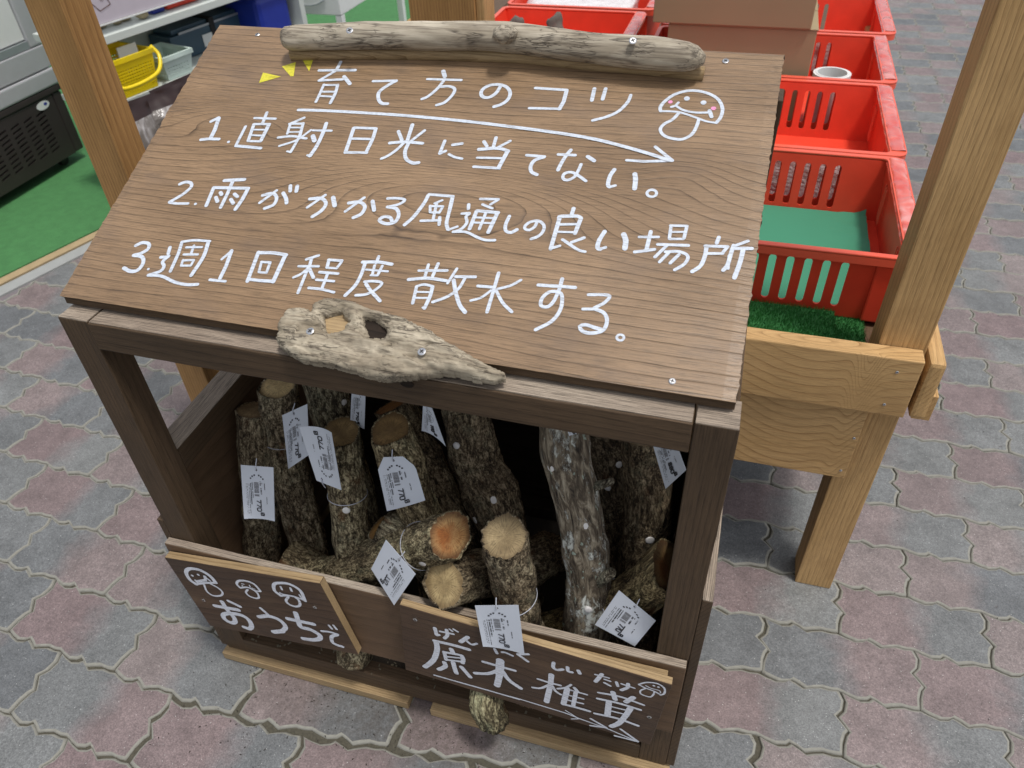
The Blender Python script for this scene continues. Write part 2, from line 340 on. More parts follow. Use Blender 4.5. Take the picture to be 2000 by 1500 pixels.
M_plug = plain('spawn_plug_foam', (.72, .70, .68), .6, .08, scale=400); M_wire = plain('clear_vinyl_tie', (.50, .52, .58), .2, .05)
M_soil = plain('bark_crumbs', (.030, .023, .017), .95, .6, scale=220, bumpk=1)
M_red = plain('red_plastic', (.76, .062, .028), .42, .16, scale=24); M_redrim = plain('red_rim_plastic', (.80, .115, .062), .28, .08, scale=8)
def tapem():
    m, nt, bs = newmat('wrinkled_clear_tape'); v = coords(nt)
    n = nz(nt, v, 22, 2, .5, 1.0); c = ramp(nt, n, [(.35, (.66, .07, .045)), (.6, (.74, .15, .11)), (.8, (.80, .38, .35))])
    nt.links.new(c, bs.inputs['Base Color']); bs.inputs['Roughness'].default_value = .12; bs.inputs['Coat Weight'].default_value = .8
    bump(nt, n, .9, .006, bs); return m
M_tape = tapem()
M_mat = plain('green_cloth', (.045, .235, .135), .8, .08, scale=12); M_carton = plain('cardboard', (.32, .25, .145), .75, .1, scale=9)
M_wplas = plain('white_plastic', (.72, .74, .72), .35, .04); M_gwhite = plain('greenish_white_plastic', (.60, .72, .66), .4, .05)
M_yplas = plain('yellow_plastic', (.80, .60, .01), .32, .06); M_shelf = plain('white_shelf_laminate', (.56, .60, .56), .45, .04)
M_alu = plain('aluminium_frame', (.52, .52, .54), .4, .08, metal=.3); M_fdark = plain('brown_steel_base', (.035, .026, .025), .4, .2)
M_black = plain('black', (.008, .008, .008), .6); M_blue = plain('blue_plastic', (.012, .03, .28), .35, .1); M_navy = plain('dark_teal_case', (.035, .075, .11), .4, .12)
M_steel = plain('grey_sleeve_metal', (.42, .45, .47), .35, metal=.6); M_pinkish = plain('lilac_panel', (.52, .47, .52), .5, .05); M_brown = plain('brown_print', (.12, .06, .045), .6)
M_bagb = plain('dark_brown_film', (.022, .008, .006), .3, .3, scale=20)
def filmm():
    m, nt, bs = newmat('crinkled_film'); v = coords(nt); n = nz(nt, v, 11, 4, .55, 1.2)
    c = ramp(nt, n, [(.3, (.08, .068, .06)), (.55, (.17, .15, .135)), (.72, (.42, .40, .40))]); nt.links.new(c, bs.inputs['Base Color'])
    bs.inputs['Roughness'].default_value = .2; bump(nt, n, 1, .012, bs); return m
M_film = filmm()
M_carpet = plain('green_carpet', (.050, .175, .055), .9, .25, scale=40, bumpk=.8); M_turf = plain('turf_green', (.025, .15, .035), .8, .45, scale=300)
M_tan = plain('tan_edging', (.36, .27, .15), .8, .2); M_conc = plain('concrete_kerb', (.30, .31, .30), .85, .12, bumpk=.4)
M_pebble = plain('tan_stone', (.42, .36, .22), .8, .3, scale=60, bumpk=1); M_cup = plain('tape_roll_paper', (.72, .70, .68), .4, .05)
M_grey = plain('grey_root', (.13, .11, .095), .9, .3)
# ------------------------------------------------------------ ground, pavement
g = put('ground', mesh('ground', [(-60, -60, -.02), (60, -60, -.02), (60, 60, -.02), (-60, 60, -.02)], [(0, 1, 2, 3)]), M_sand); g['kind'] = 'structure'
pv = bpy.data.objects.new('pavement', None); COL.objects.link(pv); pv['kind'] = 'structure'
sb = put('sand_bed', mesh('sand_bed', [(-4, -1.5, -.0048), (9, -1.5, -.0048), (9, 16, -.0048), (-4, 16, -.0048)], [(0, 1, 2, 3)]), M_sand, pv)
HP = .12
PROF = [(0, 0), (.012, -.0045), (.028, -.0085), (.042, -.0045), (.0475, .001), (.058, -.004), (.069, -.0105), (.080, -.0055), (.094, -.001), (.108, -.002)]
CROSS = [(0, .0), (.001, .17), (.005, .32), (.010, .385), (.001, .50), (-.0065, .585), (.003, .70), (.006, .86)]
def sm(t): t = max(0, min(1, t)); return t*t*(3-2*t)
def row_y(k, x):
    t = sm((x+.0)/.9)
    yl = -.070+.118*k-.057*(x+.4); yr = -.0145+.1085*k
    yl0 = -.070+.118*k-.057*.4
    if x < 0: return yl
    return yl0*(1-t)+yr*t-.03*(1-t)*x
def phase(k, x): return .06+.12*(k % 2)+.13*sm(x/.9)*0+ (0.11*sm(x/.9))
def paver_me(gap):
    out = []
    W = 2*HP; H = .1125
    for i in range(2): out += [(i*HP+a, b) for a, b in PROF]
    right = [(W+dx, t*H) for dx, t in CROSS]
    top = []
    for i in range(2): top += [(i*HP+a, b+H) for a, b in PROF]
    top.append((W, H)); left = [(dx, t*H) for dx, t in CROSS]
    loop = out+right+top[::-1][:-1]+[(0, H)]+left[::-1][:-1]
    P = []
    for q in loop:
        if not P or (Vector(q)-Vector(P[-1])).length > 1e-4: P.append(q)
    if (Vector(P[0])-Vector(P[-1])).length < 1e-4: P.pop()
    n = len(P)
    def inset(d): return [Vector((W/2+(x_-W/2)*(1-2*d/W), H/2+(y_-H/2)*(1-2*d/H))) for x_, y_ in P]
    vs = []; fs = []
    cx, cy = W/2, H/2
    for d, z in ((gap, -.02), (gap, -.0028), (gap+.0014, -.0006), (gap+.0040, 0)):
        vs += [(p.x-cx, p.y-cy, z) for p in inset(d)]
    for r in range(3):
        for i in range(n):
            j = (i+1) % n; fs.append((r*n+i, r*n+j, (r+1)*n+j, (r+1)*n+i))
    fs.append(tuple(range(3*n, 4*n)))
    me = mesh('paver', vs, fs); me.materials.append(M_paver); me.materials.append(M_pedge)
    for p in me.polygons[:3*n]: p.material_index = 1
    for p in me.polygons: p.use_smooth = True
    me.polygons[-1].use_smooth = False
    return me
PM = [paver_me(.0007), paver_me(.0014), paver_me(.0040)]
cells = []
for k in range(-9, 125):
    for i in range(-30, 40):
        x0 = phase(k, 0)+i*.24; xl = x0+.11*sm(x0/.9); xr = x0+.24+.11*sm((x0+.24)/.9)
        cx = (xl+xr)/2; y = row_y(k, cx); y2 = row_y(k+1, cx)
        if not (-3.4 < cx < 6 and -1.0 < y < 11): continue
        q = np.array([cx, (y+y2)/2, 0])-CAM; d = ROT.T@q
        if d[2] < .1: continue
        px = 1000+FPX*d[0]/d[2]; py = 750+FPX*d[1]/d[2]
        inside = -160 < px < 2160 and -160 < py < 1640
        hid = (-1.35 > cx+.0 and y > .8) or (.12 < cx < .60 and .06 < y < .38) or (cx < -1.2 and y > 1.25)
        vis = inside and not hid and not (cx < .95 and y > 1.6)
        dist = float(np.linalg.norm(q))
        cells.append((0 if vis else 1, dist, cx, y, y2, k, (xr-xl)/.24))
cells.sort()
rng = random.Random(3); far_v = []; far_f = []; far_m = []
tmpl = PM[0]; tv = np.array([v.co[:] for v in tmpl.vertices]); tf = [(tuple(p.vertices), p.material_index) for p in tmpl.polygons]
for n, (vv, dist, cx, y, y2, k, xs) in enumerate(cells):
    sl_ = (row_y(k, cx+.06)-row_y(k, cx-.06))/.12; gi = 2 if (0 <= cx < .8 and y < .1) else (1 if rng.random() < .35 else 0)
    M = Matrix.Translation((cx, (y+y2)/2, rng.uniform(-.0012, .0006)))@Matrix.Rotation(math.atan(sl_)+rng.uniform(-.004, .004), 4, 'Z')@Matrix.Diagonal((xs, (y2-y)/.1125, 1, 1))
    M = M@Matrix.Rotation(rng.uniform(-.004, .004), 4, 'X')@Matrix.Rotation(rng.uniform(-.003, .003), 4, 'Y')
    if n < 298:
        o = bpy.data.objects.new('paver', PM[gi]); COL.objects.link(o); o.parent = pv; o.matrix_local = M
    elif dist < 9:
        b = len(far_v); A = np.array(M)[:3, :3]; T = np.array(M)[:3, 3]
        far_v += [tuple(A@p+T) for p in tv]
        for f, mi in tf: far_f.append(tuple(i+b for i in f)); far_m.append(mi)
fm = mesh('pavers_far', far_v, far_f); fo = put('paver_rows', fm, [M_paver, M_pedge], pv); fo['kind'] = 'stuff'
fm.polygons.foreach_set('material_index', far_m)
# the joined rows have one object origin, so their own material takes the two tones from world noise
def farm():
    m, nt, bs = newmat('concrete_paver_far'); v = nd(nt, 'TexCoord').outputs['Object']
    c = ramp(nt, nz(nt, sc(nt, v, (5, 9, 1)), 1, 4, .6), [(.35, (.12, .13, .145)), (.5, (.155, .155, .165)), (.65, (.19, .155, .16))])
    c = mix(nt, 1, c, ramp(nt, nz(nt, v, 380, 2), [(.3, .8), (.7, 1.2)]), 'MULTIPLY')
    nt.links.new(c, bs.inputs['Base Color']); bs.inputs['Roughness'].default_value = .45; return m
fm.materials[0] = farm()
# shop floor: carpet, edging and kerb run beside the pavement
ED = Vector((.29, .957, 0)); EN = Vector((-.957, .29, 0)); E0 = Vector((-1.335, .86, 0))
def strip(name, d0, d1, z, zb, mat, s0=-2.2, s1=9):
    c = [E0+EN*d0+ED*s0, E0+EN*d1+ED*s0, E0+EN*d1+ED*s1, E0+EN*d0+ED*s1]
    vs = [(p.x, p.y, zb) for p in c]+[(p.x, p.y, z) for p in c]
    o = put(name, mesh(name, vs, [(0, 1, 2, 3), (7, 6, 5, 4), (0, 4, 5, 1), (1, 5, 6, 2), (2, 6, 7, 3), (3, 7, 4, 0)]), mat); o['kind'] = 'structure'; return o
strip('kerb', -.055, -.006, .006, -.03, M_conc); strip('floor_edging', .0, .034, .009, -.03, M_tan); strip('carpet', .036, 5, .012, -.03, M_carpet)
# ------------------------------------------------------------ lettering: strokes traced on a surface
def ribbon(pts, wd, vs, fs, z, cap=6):
    n = len(pts); L = []
    b = len(vs); left = []; right = []
    for i, p in enumerate(pts):
        d = (pts[min(i+1, n-1)]-pts[max(i-1, 0)])
        d = d.normalized() if d.length > 1e-9 else Vector((1, 0)); m = Vector((-d.y, d.x))
        ww = wd/2*(1+.10*noise.noise(Vector((p.x*300, p.y*300, 3))))
        left.append(p+m*ww); right.append(p-m*ww)
    d0 = (pts[1]-pts[0]).normalized(); d1 = (pts[-1]-pts[-2]).normalized()
    def arc(c, fr, sgn):
        o = []
        a0 = math.atan2(fr.y, fr.x)
        for k in range(1, cap): a = a0-math.pi*k/cap; o.append(c+Vector((math.cos(a), math.sin(a)))*fr.length)
        return o
    ring = left+arc(pts[-1], left[-1]-pts[-1], 1)+right[::-1]+arc(pts[0], right[0]-pts[0], 1)
    vs += [(q.x, q.y, z+3e-6*(min(i_, n-1) if i_ < n else max(0, n-1-max(0, i_-n-cap+1)))) for i_, q in enumerate(ring)]
    for i in range(n-1): fs.append((b+i, b+i+1, b+len(ring)-1-(cap-1)-i-1, b+len(ring)-1-(cap-1)-i))
    e = b+n-1; fs.append(tuple([e]+[b+n+k for k in range(cap-1)]+[b+n+cap-1]))
    fs.append(tuple([b+n+cap-1+n-1]+[b+n+cap-1+n+k for k in range(cap-1)]+[b]))
def lettering(text, toloc, parent, M, mat, name='painted_character', scale_at=None, z0=.0004):
    ox = oy = 0; k = 1; chars = []; cur = None; cnt = 0
    for ln in text.strip().split('\n'):
        ln = ln.strip()
        if not ln: continue
        if ln[0] == '@': a = ln[1:].split(','); ox, oy, k = map(float, a); continue
        if ln[0] == '#': cur = ([], []); chars.append((cur, ln[1:].strip())); cnt = 0; continue
        for st in ln.split(';'):
            f = st.split()
            if not f: continue
            kind = f[0]; wd = float(f[1]); pts = [tuple(map(float, q.split(','))) for q in f[2:]]
            pp = [(ox+a/k, oy+b/k) for a, b in pts]; c0 = toloc(*pp[0])
            # local scale: mean of two directions
            s = ((toloc(pp[0][0]+4, pp[0][1])-c0).length+(toloc(pp[0][0], pp[0][1]+4)-c0).length)/8
            wl = wd/k*s*.94; z = z0+(cnt % 14)*.00004; cnt += 1
            Q = [toloc(*q) for q in pp]
            if kind == 'c': ribbon(spl(Q, .0022) if len(Q) > 2 else Q, wl, cur[0], cur[1], z)
            elif kind == 'o': # ring: centre, then radius point
                rr = (Q[1]-Q[0]).length; pts_ = [Q[0]+Vector((math.cos(t*.3307)*rr, math.sin(t*.3307)*rr*.95)) for t in range(20)]; ribbon(pts_, wl, cur[0], cur[1], z)
            elif kind == 'd': b = len(cur[0]); r2 = wl/2; cur[0].extend([(Q[0].x+r2*math.cos(t*.5236), Q[0].y+r2*math.sin(t*.5236), z) for t in range(12)]); cur[1].append(tuple(range(b, b+12)))
            elif kind == 'p': b = len(cur[0]); cur[0].extend([(q.x, q.y, z) for q in Q]); cur[1].append(tuple(range(b, b+len(Q))))
            else:
                for a, b2 in zip(Q, Q[1:]):
                    ribbon([a, (a+b2)/2, b2], wl, cur[0], cur[1], z0+(cnt % 14)*.00004); cnt += 1
    for (vs, fs), lab in chars:
        mt = {'y:': M_yel, 'k:': M_pink}.get(lab[-2:], mat)
        me = mesh(name, vs, fs)
        bm = bmesh.new(); bm.from_mesh(me); bmesh.ops.recalc_face_normals(bm, faces=bm.faces)
        for f_ in bm.faces:
            if f_.normal.z < 0: f_.normal_flip()
        bm.to_mesh(me); bm.free()
        nm = name
        if 'mushroom' in lab: nm = 'painted_mushroom'
        if 'arrow' in lab: nm = 'painted_arrow'
        if 'ray' in lab: nm = 'painted_ray'
        if 'cheek' in lab: nm = 'painted_cheek'
        put(nm, me, mt, parent, M)
BOARD_TXT = """
@500,100,5
#ray y:
p 1 70,210 245,250 30,312
#ray y:
p 1 255,150 390,108 368,245 340,248
#ray y:
p 1 448,75 565,68 520,198
#iku
l 30 828,108 795,170;l 28 618,190 970,188;l 26 772,200 617,290 850,278;l 34 862,252 918,322
c 24 665,330 625,420 587,500;l 22 660,335 800,335;c 28 800,335 775,420 728,512;l 20 650,397 772,398;l 20 628,440 760,447
#te
l 26 1145,295 1370,290;c 32 1370,292 1290,335 1205,400 1198,470 1230,512 1285,516
@820,120,5
#kata
l 36 230,98 245,150;l 26 75,175 405,185;c 28 245,178 170,270 80,345 22,370;c 28 205,250 290,247 342,275 312,340 240,405 165,430
#no
c 32 785,250 745,310 680,352 620,350 598,315 620,270 690,234 780,230 850,255 883,310 860,375 800,420 725,445
#ko
l 30 1130,262 1436,282;l 34 1433,290 1405,395 1362,468;l 28 1370,468 1300,465 1070,460
#tsu
l 34 1705,268 1680,382;l 34 1815,268 1785,372
@1080,160,5
c 30 760,132 730,200 640,290 520,345 388,380
#underline arrow
@0,0,1
c 6 583,215 644,217 774,225 900,236.5 996,248 1090,260.5 1160,272.5 1218,287 1270,302 1306,314
@1080,160,5
l 32 1000,637 1165,770;l 30 720,768 900,780 1165,772
#mushroom
c 32 1595,400 1638,345 1655,260 1610,170 1500,110 1350,87 1200,120 1095,190 1048,250 1052,288
c 22 1052,288 1150,290 1250,302 1400,352 1500,388 1595,403
c 30 1232,302 1170,368 1085,415 1048,470 1090,530 1200,562 1280,558 1360,510 1405,430 1425,365
d 52 1308,165;d 52 1470,205;c 24 1155,248 1195,235 1225,205;c 24 1205,240 1280,282 1400,303 1515,303;l 36 1528,285 1548,345
#cheek k:
d 40 1147,198
#cheek k:
d 46 1568,260
@320,200,5
#one
l 30 463,188 535,152;l 36 538,158 500,270 462,345;c 30 365,367 440,360 540,362
#dot
d 28 633,388
#choku
l 28 1008,102 968,200;l 24 888,155 1092,162;l 24 885,215 1035,215;l 30 882,218 826,378;l 34 1028,222 952,375;l 18 868,270 1000,272;l 20 848,325 980,330;l 24 822,380 950,382;l 26 800,237 707,420;c 30 705,428 820,437 948,450
#sha
l 26 1372,152 1238,210;l 24 1228,212 1362,210;l 24 1237,216 1208,308;l 28 1362,208 1330,330;c 26 1330,330 1275,430 1240,488;l 20 1240,488 1207,482;l 18 1240,250 1350,252;l 18 1215,292 1330,290;c 26 1118,346 1250,332 1392,355;c 22 1438,272 1300,370 1130,428
l 24 1458,275 1638,280;c 34 1588,208 1560,290 1500,420 1430,525;l 24 1430,525 1405,520;l 40 1458,332 1472,378
@500,100,5
#hi
l 34 955,755 875,990;l 28 960,750 1170,757;c 32 1172,760 1140,860 1083,978;l 28 880,992 1083,995;l 26 930,857 1110,862
#hikari
l 32 1392,785 1425,868;l 34 1528,722 1475,888;l 28 1648,777 1510,885;c 32 1308,900 1450,890 1628,903;c 28 1440,905 1370,970 1290,1025 1227,1053;c 34 1490,905 1458,980 1468,1055 1530,1095 1588,1093
@820,120,5
#ni
l 30 245,777 195,900;l 28 197,903 253,877;l 30 322,818 413,805;c 26 287,910 340,938 413,953
#ataru
l 32 627,785 655,828;l 32 745,747 720,833;l 28 883,780 770,840;l 36 578,863 720,850;c 34 720,850 800,858 865,880;l 38 855,887 770,1042;l 26 562,945 800,950;l 28 527,1030 700,1040 778,1047
#te
l 30 1043,918 1218,932;c 34 1213,935 1120,970 1082,1030 1092,1082 1143,1108
#na
l 30 1352,910 1518,918;c 34 1475,868 1430,920 1380,1000 1350,1062;l 38 1640,932 1703,973;c 30 1575,1008 1552,1060 1510,1130 1440,1163 1398,1145 1412,1100 1480,1085 1550,1120 1622,1172
@1080,160,5
#i
c 38 600,858 558,920 537,1005 552,1026;l 28 552,1028 608,1015;c 44 800,903 806,960 797,1045
#maru
o 28 965,1090 1012,1088
@320,200,5
#two
c 30 157,800 210,780 262,787 270,825 200,890 120,940 57,975;l 26 57,980 130,990 238,990
#dot
d 28 310,993
#ame
l 34 593,765 788,755;l 32 680,760 620,900 557,1028;l 32 490,835 828,842;l 34 490,837 417,1012;l 36 825,847 770,950 702,1048;l 34 557,885 567,905;l 34 510,930 525,968;l 34 692,897 720,923;l 34 657,950 680,988
#ga
l 28 1103,862 937,983;c 32 967,910 1060,890 1103,930 1075,1000 987,1038;c 34 1167,887 1195,940 1200,985;l 34 1238,817 1236,868;l 36 1305,822 1296,872
#ka
l 28 1578,907 1402,1028;c 34 1427,945 1540,940 1585,990 1540,1060 1452,1118;l 42 1655,932 1670,1010
#ka
l 28 1958,932 1772,1068;c 34 1807,985 1910,975 1965,1020 1930,1090 1852,1128
@700,300,5
l 38 140,468 155,555
#ru
c 28 287,440 380,438 455,453 400,495 285,525;c 34 285,523 370,540 395,600 360,668 280,688 215,665 212,640 260,617 315,630 328,660
#kaze
l 30 692,400 925,420;c 34 682,412 640,490 540,620 452,698;l 36 920,432 890,560;c 34 890,560 862,680 875,742;l 26 880,748 968,716;l 24 820,460 747,490;l 26 703,515 702,575;l 24 707,518 828,520;l 26 823,525 790,578;l 24 702,577 785,577;l 28 765,492 730,650;l 28 612,660 800,655;l 32 795,627 790,697
#tsuu
l 28 1192,445 1368,448;l 26 1368,452 1290,500;l 26 1213,500 1308,538;l 32 1162,562 1368,580;l 36 1155,567 1087,738;l 38 1360,582 1270,772;l 28 1250,572 1182,742;l 22 1137,625 1320,632;l 22 1112,675 1310,682;l 32 1078,502 1075,543;l 28 1012,590 1085,585;c 30 1085,590 1052,620 1060,680 1000,745 927,768;c 28 927,768 1050,770 1160,820 1240,848 1333,850
#shi
c 34 1475,613 1437,700 1442,758 1490,773 1548,745
#no
c 30 1745,670 1720,718 1672,748 1632,740 1627,710 1680,670 1760,660 1813,705 1800,768 1750,813 1687,836
@1040,360,4.545
#yoi
l 34 365,217 350,265;c 34 240,310 238,290 300,285 400,285 430,302;l 36 430,305 378,437;l 34 240,305 162,575;l 24 235,360 390,357;l 22 225,425 360,430;l 26 165,573 243,550;l 28 267,492 390,575;c 26 375,565 420,590 468,600;l 28 458,477 345,518
#i
c 38 640,422 592,500 577,562 598,578;l 28 600,578 648,562;c 46 810,448 828,500 820,572
#ba
l 34 1050,422 1010,590;l 26 947,470 1118,470;c 30 908,603 980,595 1083,580;l 28 1230,372 1215,480;l 26 1225,370 1372,373;l 30 1370,377 1345,480;l 20 1230,427 1350,427;l 24 1215,487 1340,487;l 30 1112,535 1383,545;l 30 1190,548 1087,648;c 30 1182,602 1300,600 1378,640 1350,708 1262,763;l 28 1208,612 1127,693;l 30 1300,627 1222,703
#sho
l 34 1655,472 1635,523;l 30 1532,550 1733,556;l 30 1728,562 1682,617;l 28 1552,617 1690,617;c 36 1545,552 1530,640 1490,728 1417,778;l 28 1913,507 1795,550;c 36 1785,547 1760,620 1730,720 1692,768;l 26 1745,640 1735,752;l 34 1792,570 1948,572;c 40 1870,582 1840,700 1792,832
@230,400,5
#three
c 34 177,400 240,372 303,382 300,430 230,475 157,495;c 36 157,495 238,510 250,570 200,638 130,652 62,620
#dot
d 26 300,630
#shuu
l 32 512,418 495,478;l 30 422,515 495,510;c 32 500,502 440,560 455,600 420,650 302,690;c 30 302,690 430,700 560,758 680,783 783,780;l 32 630,367 595,480 517,652;c 26 630,365 760,350 903,360;c 36 888,367 840,510 722,692;l 24 672,420 825,417;l 26 745,402 717,483;l 24 647,487 783,487;l 24 640,542 622,595;l 24 637,547 745,542;l 24 745,547 717,595;l 22 622,598 717,597
#one
l 26 1018,533 1108,457;l 36 1113,452 1060,600 1002,718;l 28 903,735 1053,750
#kai
l 36 1375,467 1268,748;c 34 1387,470 1520,472 1648,492;l 40 1635,502 1520,752;l 34 1273,730 1390,743 1520,750;l 26 1405,567 1382,658;l 26 1405,562 1493,567;l 28 1490,572 1462,650;l 24 1382,660 1455,665
@560,440,5
#hodo
l 28 313,297 193,335;l 30 245,322 225,400;l 26 118,403 313,403;c 30 217,402 190,470 112,663;c 26 200,432 140,480 67,513;l 34 225,432 263,513;l 32 415,342 397,415;l 28 410,342 543,350;l 26 535,362 490,420;l 24 397,417 490,422;l 28 322,460 503,475;l 30 400,480 347,618;l 26 292,535 463,550;c 28 217,615 340,628 463,658
#do
l 32 900,307 875,370;c 34 742,362 900,362 1028,383;c 34 765,377 730,480 670,590 572,688;l 22 777,435 988,453;l 26 860,397 837,488;l 28 935,402 890,490;l 22 822,492 890,494;c 28 762,555 850,550 933,570 860,640 770,680 677,688;c 34 777,577 820,640 913,743
#san
l 30 1385,387 1352,498;l 32 1480,377 1427,498;l 28 1292,445 1568,445;c 34 1192,533 1380,520 1560,545;l 32 1270,602 1232,763;c 26 1270,600 1340,582 1430,600;c 36 1425,607 1400,700 1347,813;l 20 1260,655 1390,657;l 22 1245,710 1380,712;l 20 1345,813 1328,805;l 28 1663,427 1572,568;l 32 1652,505 1843,507;c 30 1745,515 1680,620 1570,700 1427,753;c 38 1632,540 1650,650 1690,780 1743,852
@860,480,5
#mizu
c 34 570,268 520,440 457,648;l 32 367,395 510,407;c 26 495,440 400,508 297,538;c 28 788,337 690,390 560,425;c 32 545,440 610,560 698,648
#su
l 36 957,385 1318,410;l 38 1190,327 1165,420;c 36 1165,420 1110,540 1050,598 985,588 992,520 1060,457 1140,452 1188,490 1175,620 1090,738 932,823
#ru
c 34 1447,480 1580,480 1655,495 1600,560 1505,608;l 32 1392,620 1520,620;c 38 1512,620 1600,660 1628,740 1588,828 1480,856 1390,838 1362,790 1420,775 1500,800 1585,823
#maru
o 26 1758,898 1793,898
"""
SIGN1_TXT = """
@340,1090,5.5556
#mushroom
c 30 240,280 172,230 132,152 172,112 280,127 390,190 453,262;c 20 235,283 340,267 453,265;c 16 327,285 360,360 430,405 508,403 528,370 480,320 400,277;d 22 200,187;d 22 265,178;l 22 237,240 258,263;l 24 250,250 345,235;l 22 345,240 338,195;l 16 330,192 395,242
#mushroom
c 20 720,320 682,280 702,245 780,245 870,280 938,353;c 16 720,320 800,315 880,350 935,360;c 17 800,340 782,370 820,410 890,433 923,422 900,370 850,335;l 10 735,275 760,280;l 10 740,300 747,296;l 10 820,290 828,308;l 10 850,320 880,332
#mushroom
c 28 1160,405 1092,350 1087,282 1150,267 1260,282 1370,350 1423,460;c 18 1160,405 1260,407 1350,430 1428,463;c 22 1240,420 1217,460 1250,498 1320,523 1368,505 1353,450 1320,425;l 18 1158,307 1173,338;l 20 1265,322 1278,353;c 14 1150,370 1180,387 1300,410 1390,440;l 14 1362,395 1393,438
#o
l 36 443,515 698,560;c 38 522,472 580,560 650,640 663,688 620,698 552,658 537,612 600,597 720,612 808,662 843,730 820,763 762,745;l 30 592,462 718,523
#u
l 26 942,542 1018,608;c 36 922,635 1030,627 1150,672 1212,745 1170,793;l 42 1178,790 1083,798
#chi
l 38 1233,655 1517,715;c 42 1320,593 1350,680 1380,745 1480,772 1578,830 1578,873 1500,883 1403,870
#de
c 22 1602,790 1680,797 1778,825;c 30 1770,830 1712,850 1720,910 1770,940 1828,958;l 20 1682,727 1713,763;l 20 1732,727 1765,768
"""
SIGN2_TXT = """
@790,1190,6.25
#ge
l 36 372,227 395,310;l 28 397,314 425,308;l 26 437,265 598,298;c 34 515,247 525,310 492,348;l 20 552,237 588,263;l 22 602,237 653,268
#n
l 42 773,337 687,393;c 26 752,370 790,408 830,428 883,415
#bo
l 30 1102,482 1130,533;c 26 1192,520 1230,523 1320,563
#ku
l 28 1513,545 1382,545;l 30 1387,548 1508,633
#gen
c 40 367,382 580,430 788,488;c 50 387,392 400,480 370,590 320,650 252,698;l 44 572,483 590,520;l 34 487,517 510,612;c 30 482,517 640,545 700,560;c 40 700,562 718,600 710,648;l 20 522,572 690,590;l 24 512,608 690,632;c 42 490,642 500,690 422,728;c 42 597,642 615,710 637,773;l 42 697,702 803,823
#ki
l 34 962,637 1150,690 1348,745;c 74 1170,625 1165,720 1160,790;c 58 1163,760 1155,830 1132,925;c 40 1130,747 1020,780 862,775;c 44 1190,742 1280,860 1418,958
#underline arrow
l 18 365,800 700,895 1040,990 1400,1095
@1020,1270,6.667
l 16 -150,597 0,640 560,810 750,885 1100,1010 1505,1182;l 14 567,777 738,884;l 13 642,886 738,885;l 24 893,887 1090,1000;l 22 888,976 1098,1004;l 24 1283,1022 1505,1180;l 24 1208,1107 1505,1183
#shii
l 54 380,318 371,430;l 52 370,440 317,665;c 28 207,370 350,415 498,453;c 28 340,450 240,488 137,480;c 28 395,462 440,530 503,570;c 26 638,442 570,480 462,495;l 54 590,495 538,692;l 34 682,483 730,538;l 40 700,535 667,707;l 22 640,517 843,575;l 22 620,585 798,630;l 22 600,645 793,690;c 32 547,700 700,737 877,788
#take
c 28 992,548 1280,602 1583,710;l 52 1182,545 1210,635;l 52 1447,610 1352,667;c 32 982,624 1250,682 1538,770;l 58 1130,675 1110,838;l 22 1160,727 1370,777;l 22 1155,782 1340,827;c 32 947,815 1240,880 1507,973;c 56 1410,745 1350,840 1260,940 1163,983
#shi
c 36 410,158 405,220 460,253 527,245
#i
c 36 590,218 600,270 648,283;l 38 732,262 750,298
#ta
l 22 952,312 1128,358;l 42 1038,308 957,402;l 22 1072,372 1148,398;l 26 1072,417 1148,458
#ke
l 30 1227,412 1245,462;l 22 1292,432 1463,490;c 38 1380,433 1370,480 1293,513
#mushroom
c 20 1520,440 1620,415 1760,430 1850,490 1850,558 1800,580;c 18 1520,445 1600,485 1720,530 1810,580;c 18 1600,495 1542,520 1542,560 1600,588 1670,603 1710,570 1720,540;d 26 1715,457;d 26 1775,475;c 12 1610,455 1680,490 1790,520 1800,550
"""
# ------------------------------------------------------------ the display stand
stand = empty('display_stand', 'dark brown wooden stand full of mushroom logs under a sloping handwritten roof board', 'display stand', (.375, .2, 0))
plank('post', (0, 0, .02), (.04, .04, .7195), M_dark, stand, 'z', cuts=24, rough=.0006)
plank('post', (.71, 0, .02), (.75, .04, .7195), M_dark, stand, 'z', cuts=24, rough=.0006)
plank('post', (0, .39, .02), (.04, .43, .875), M_dark, stand, 'z'); plank('post', (.71, .39, .02), (.75, .43, .875), M_dark, stand, 'z')
plank('top_rail', (.0405, -.001, .6815), (.7085, .038, .7185), M_dark, stand, 'x', cuts=30, rough=.0007)
for x in (0, .71): plank('post_top', (x+.0006, .0006, .7193), (x+.0394, .0394, .7205), M_fuzzy, stand, 'x', bev=0)
plank('rail_top', (.042, .001, .7185), (.7075, .034, .7200), M_fuzzy, stand, 'x', bev=0, cuts=20, rough=.0004)
plank('top_rail', (.041, .392, .84), (.709, .43, .875), M_dark, stand, 'x')
for x0, x1 in ((.0005, .0395), (.7105, .7495)):
    plank('roof_bearer', (x0, .0405, .66), (x1, .389, .70), M_dark, stand, 'y')
    plank('side_rail', (x0, .0405, .438), (x1, .389, .476), M_dark, stand, 'y')
    plank('side_rail_top', (x0+.001, .041, .4762), (x1-.001, .388, .4775), M_fuzzy, stand, 'y', bev=0)
plank('side_panel', (-.012, .0005, .025), (-.0005, .43, .36), M_dark, stand, 'y'); plank('side_panel', (.7505, .0005, .025), (.7625, .43, .452), M_dark, stand, 'y')
plank('side_panel_top', (.7508, .001, .4522), (.7622, .429, .4535), M_fuzzy, stand, 'y', bev=0)
plank('side_lining', (.016, .0408, .03), (.028, .389, .437), M_dark2, stand, 'y'); plank('side_lining', (.722, .0408, .03), (.734, .389, .437), M_dark2, stand, 'y')
plank('back_panel', (.0, .4305, .03), (.75, .442, .87), M_int, stand, 'x')
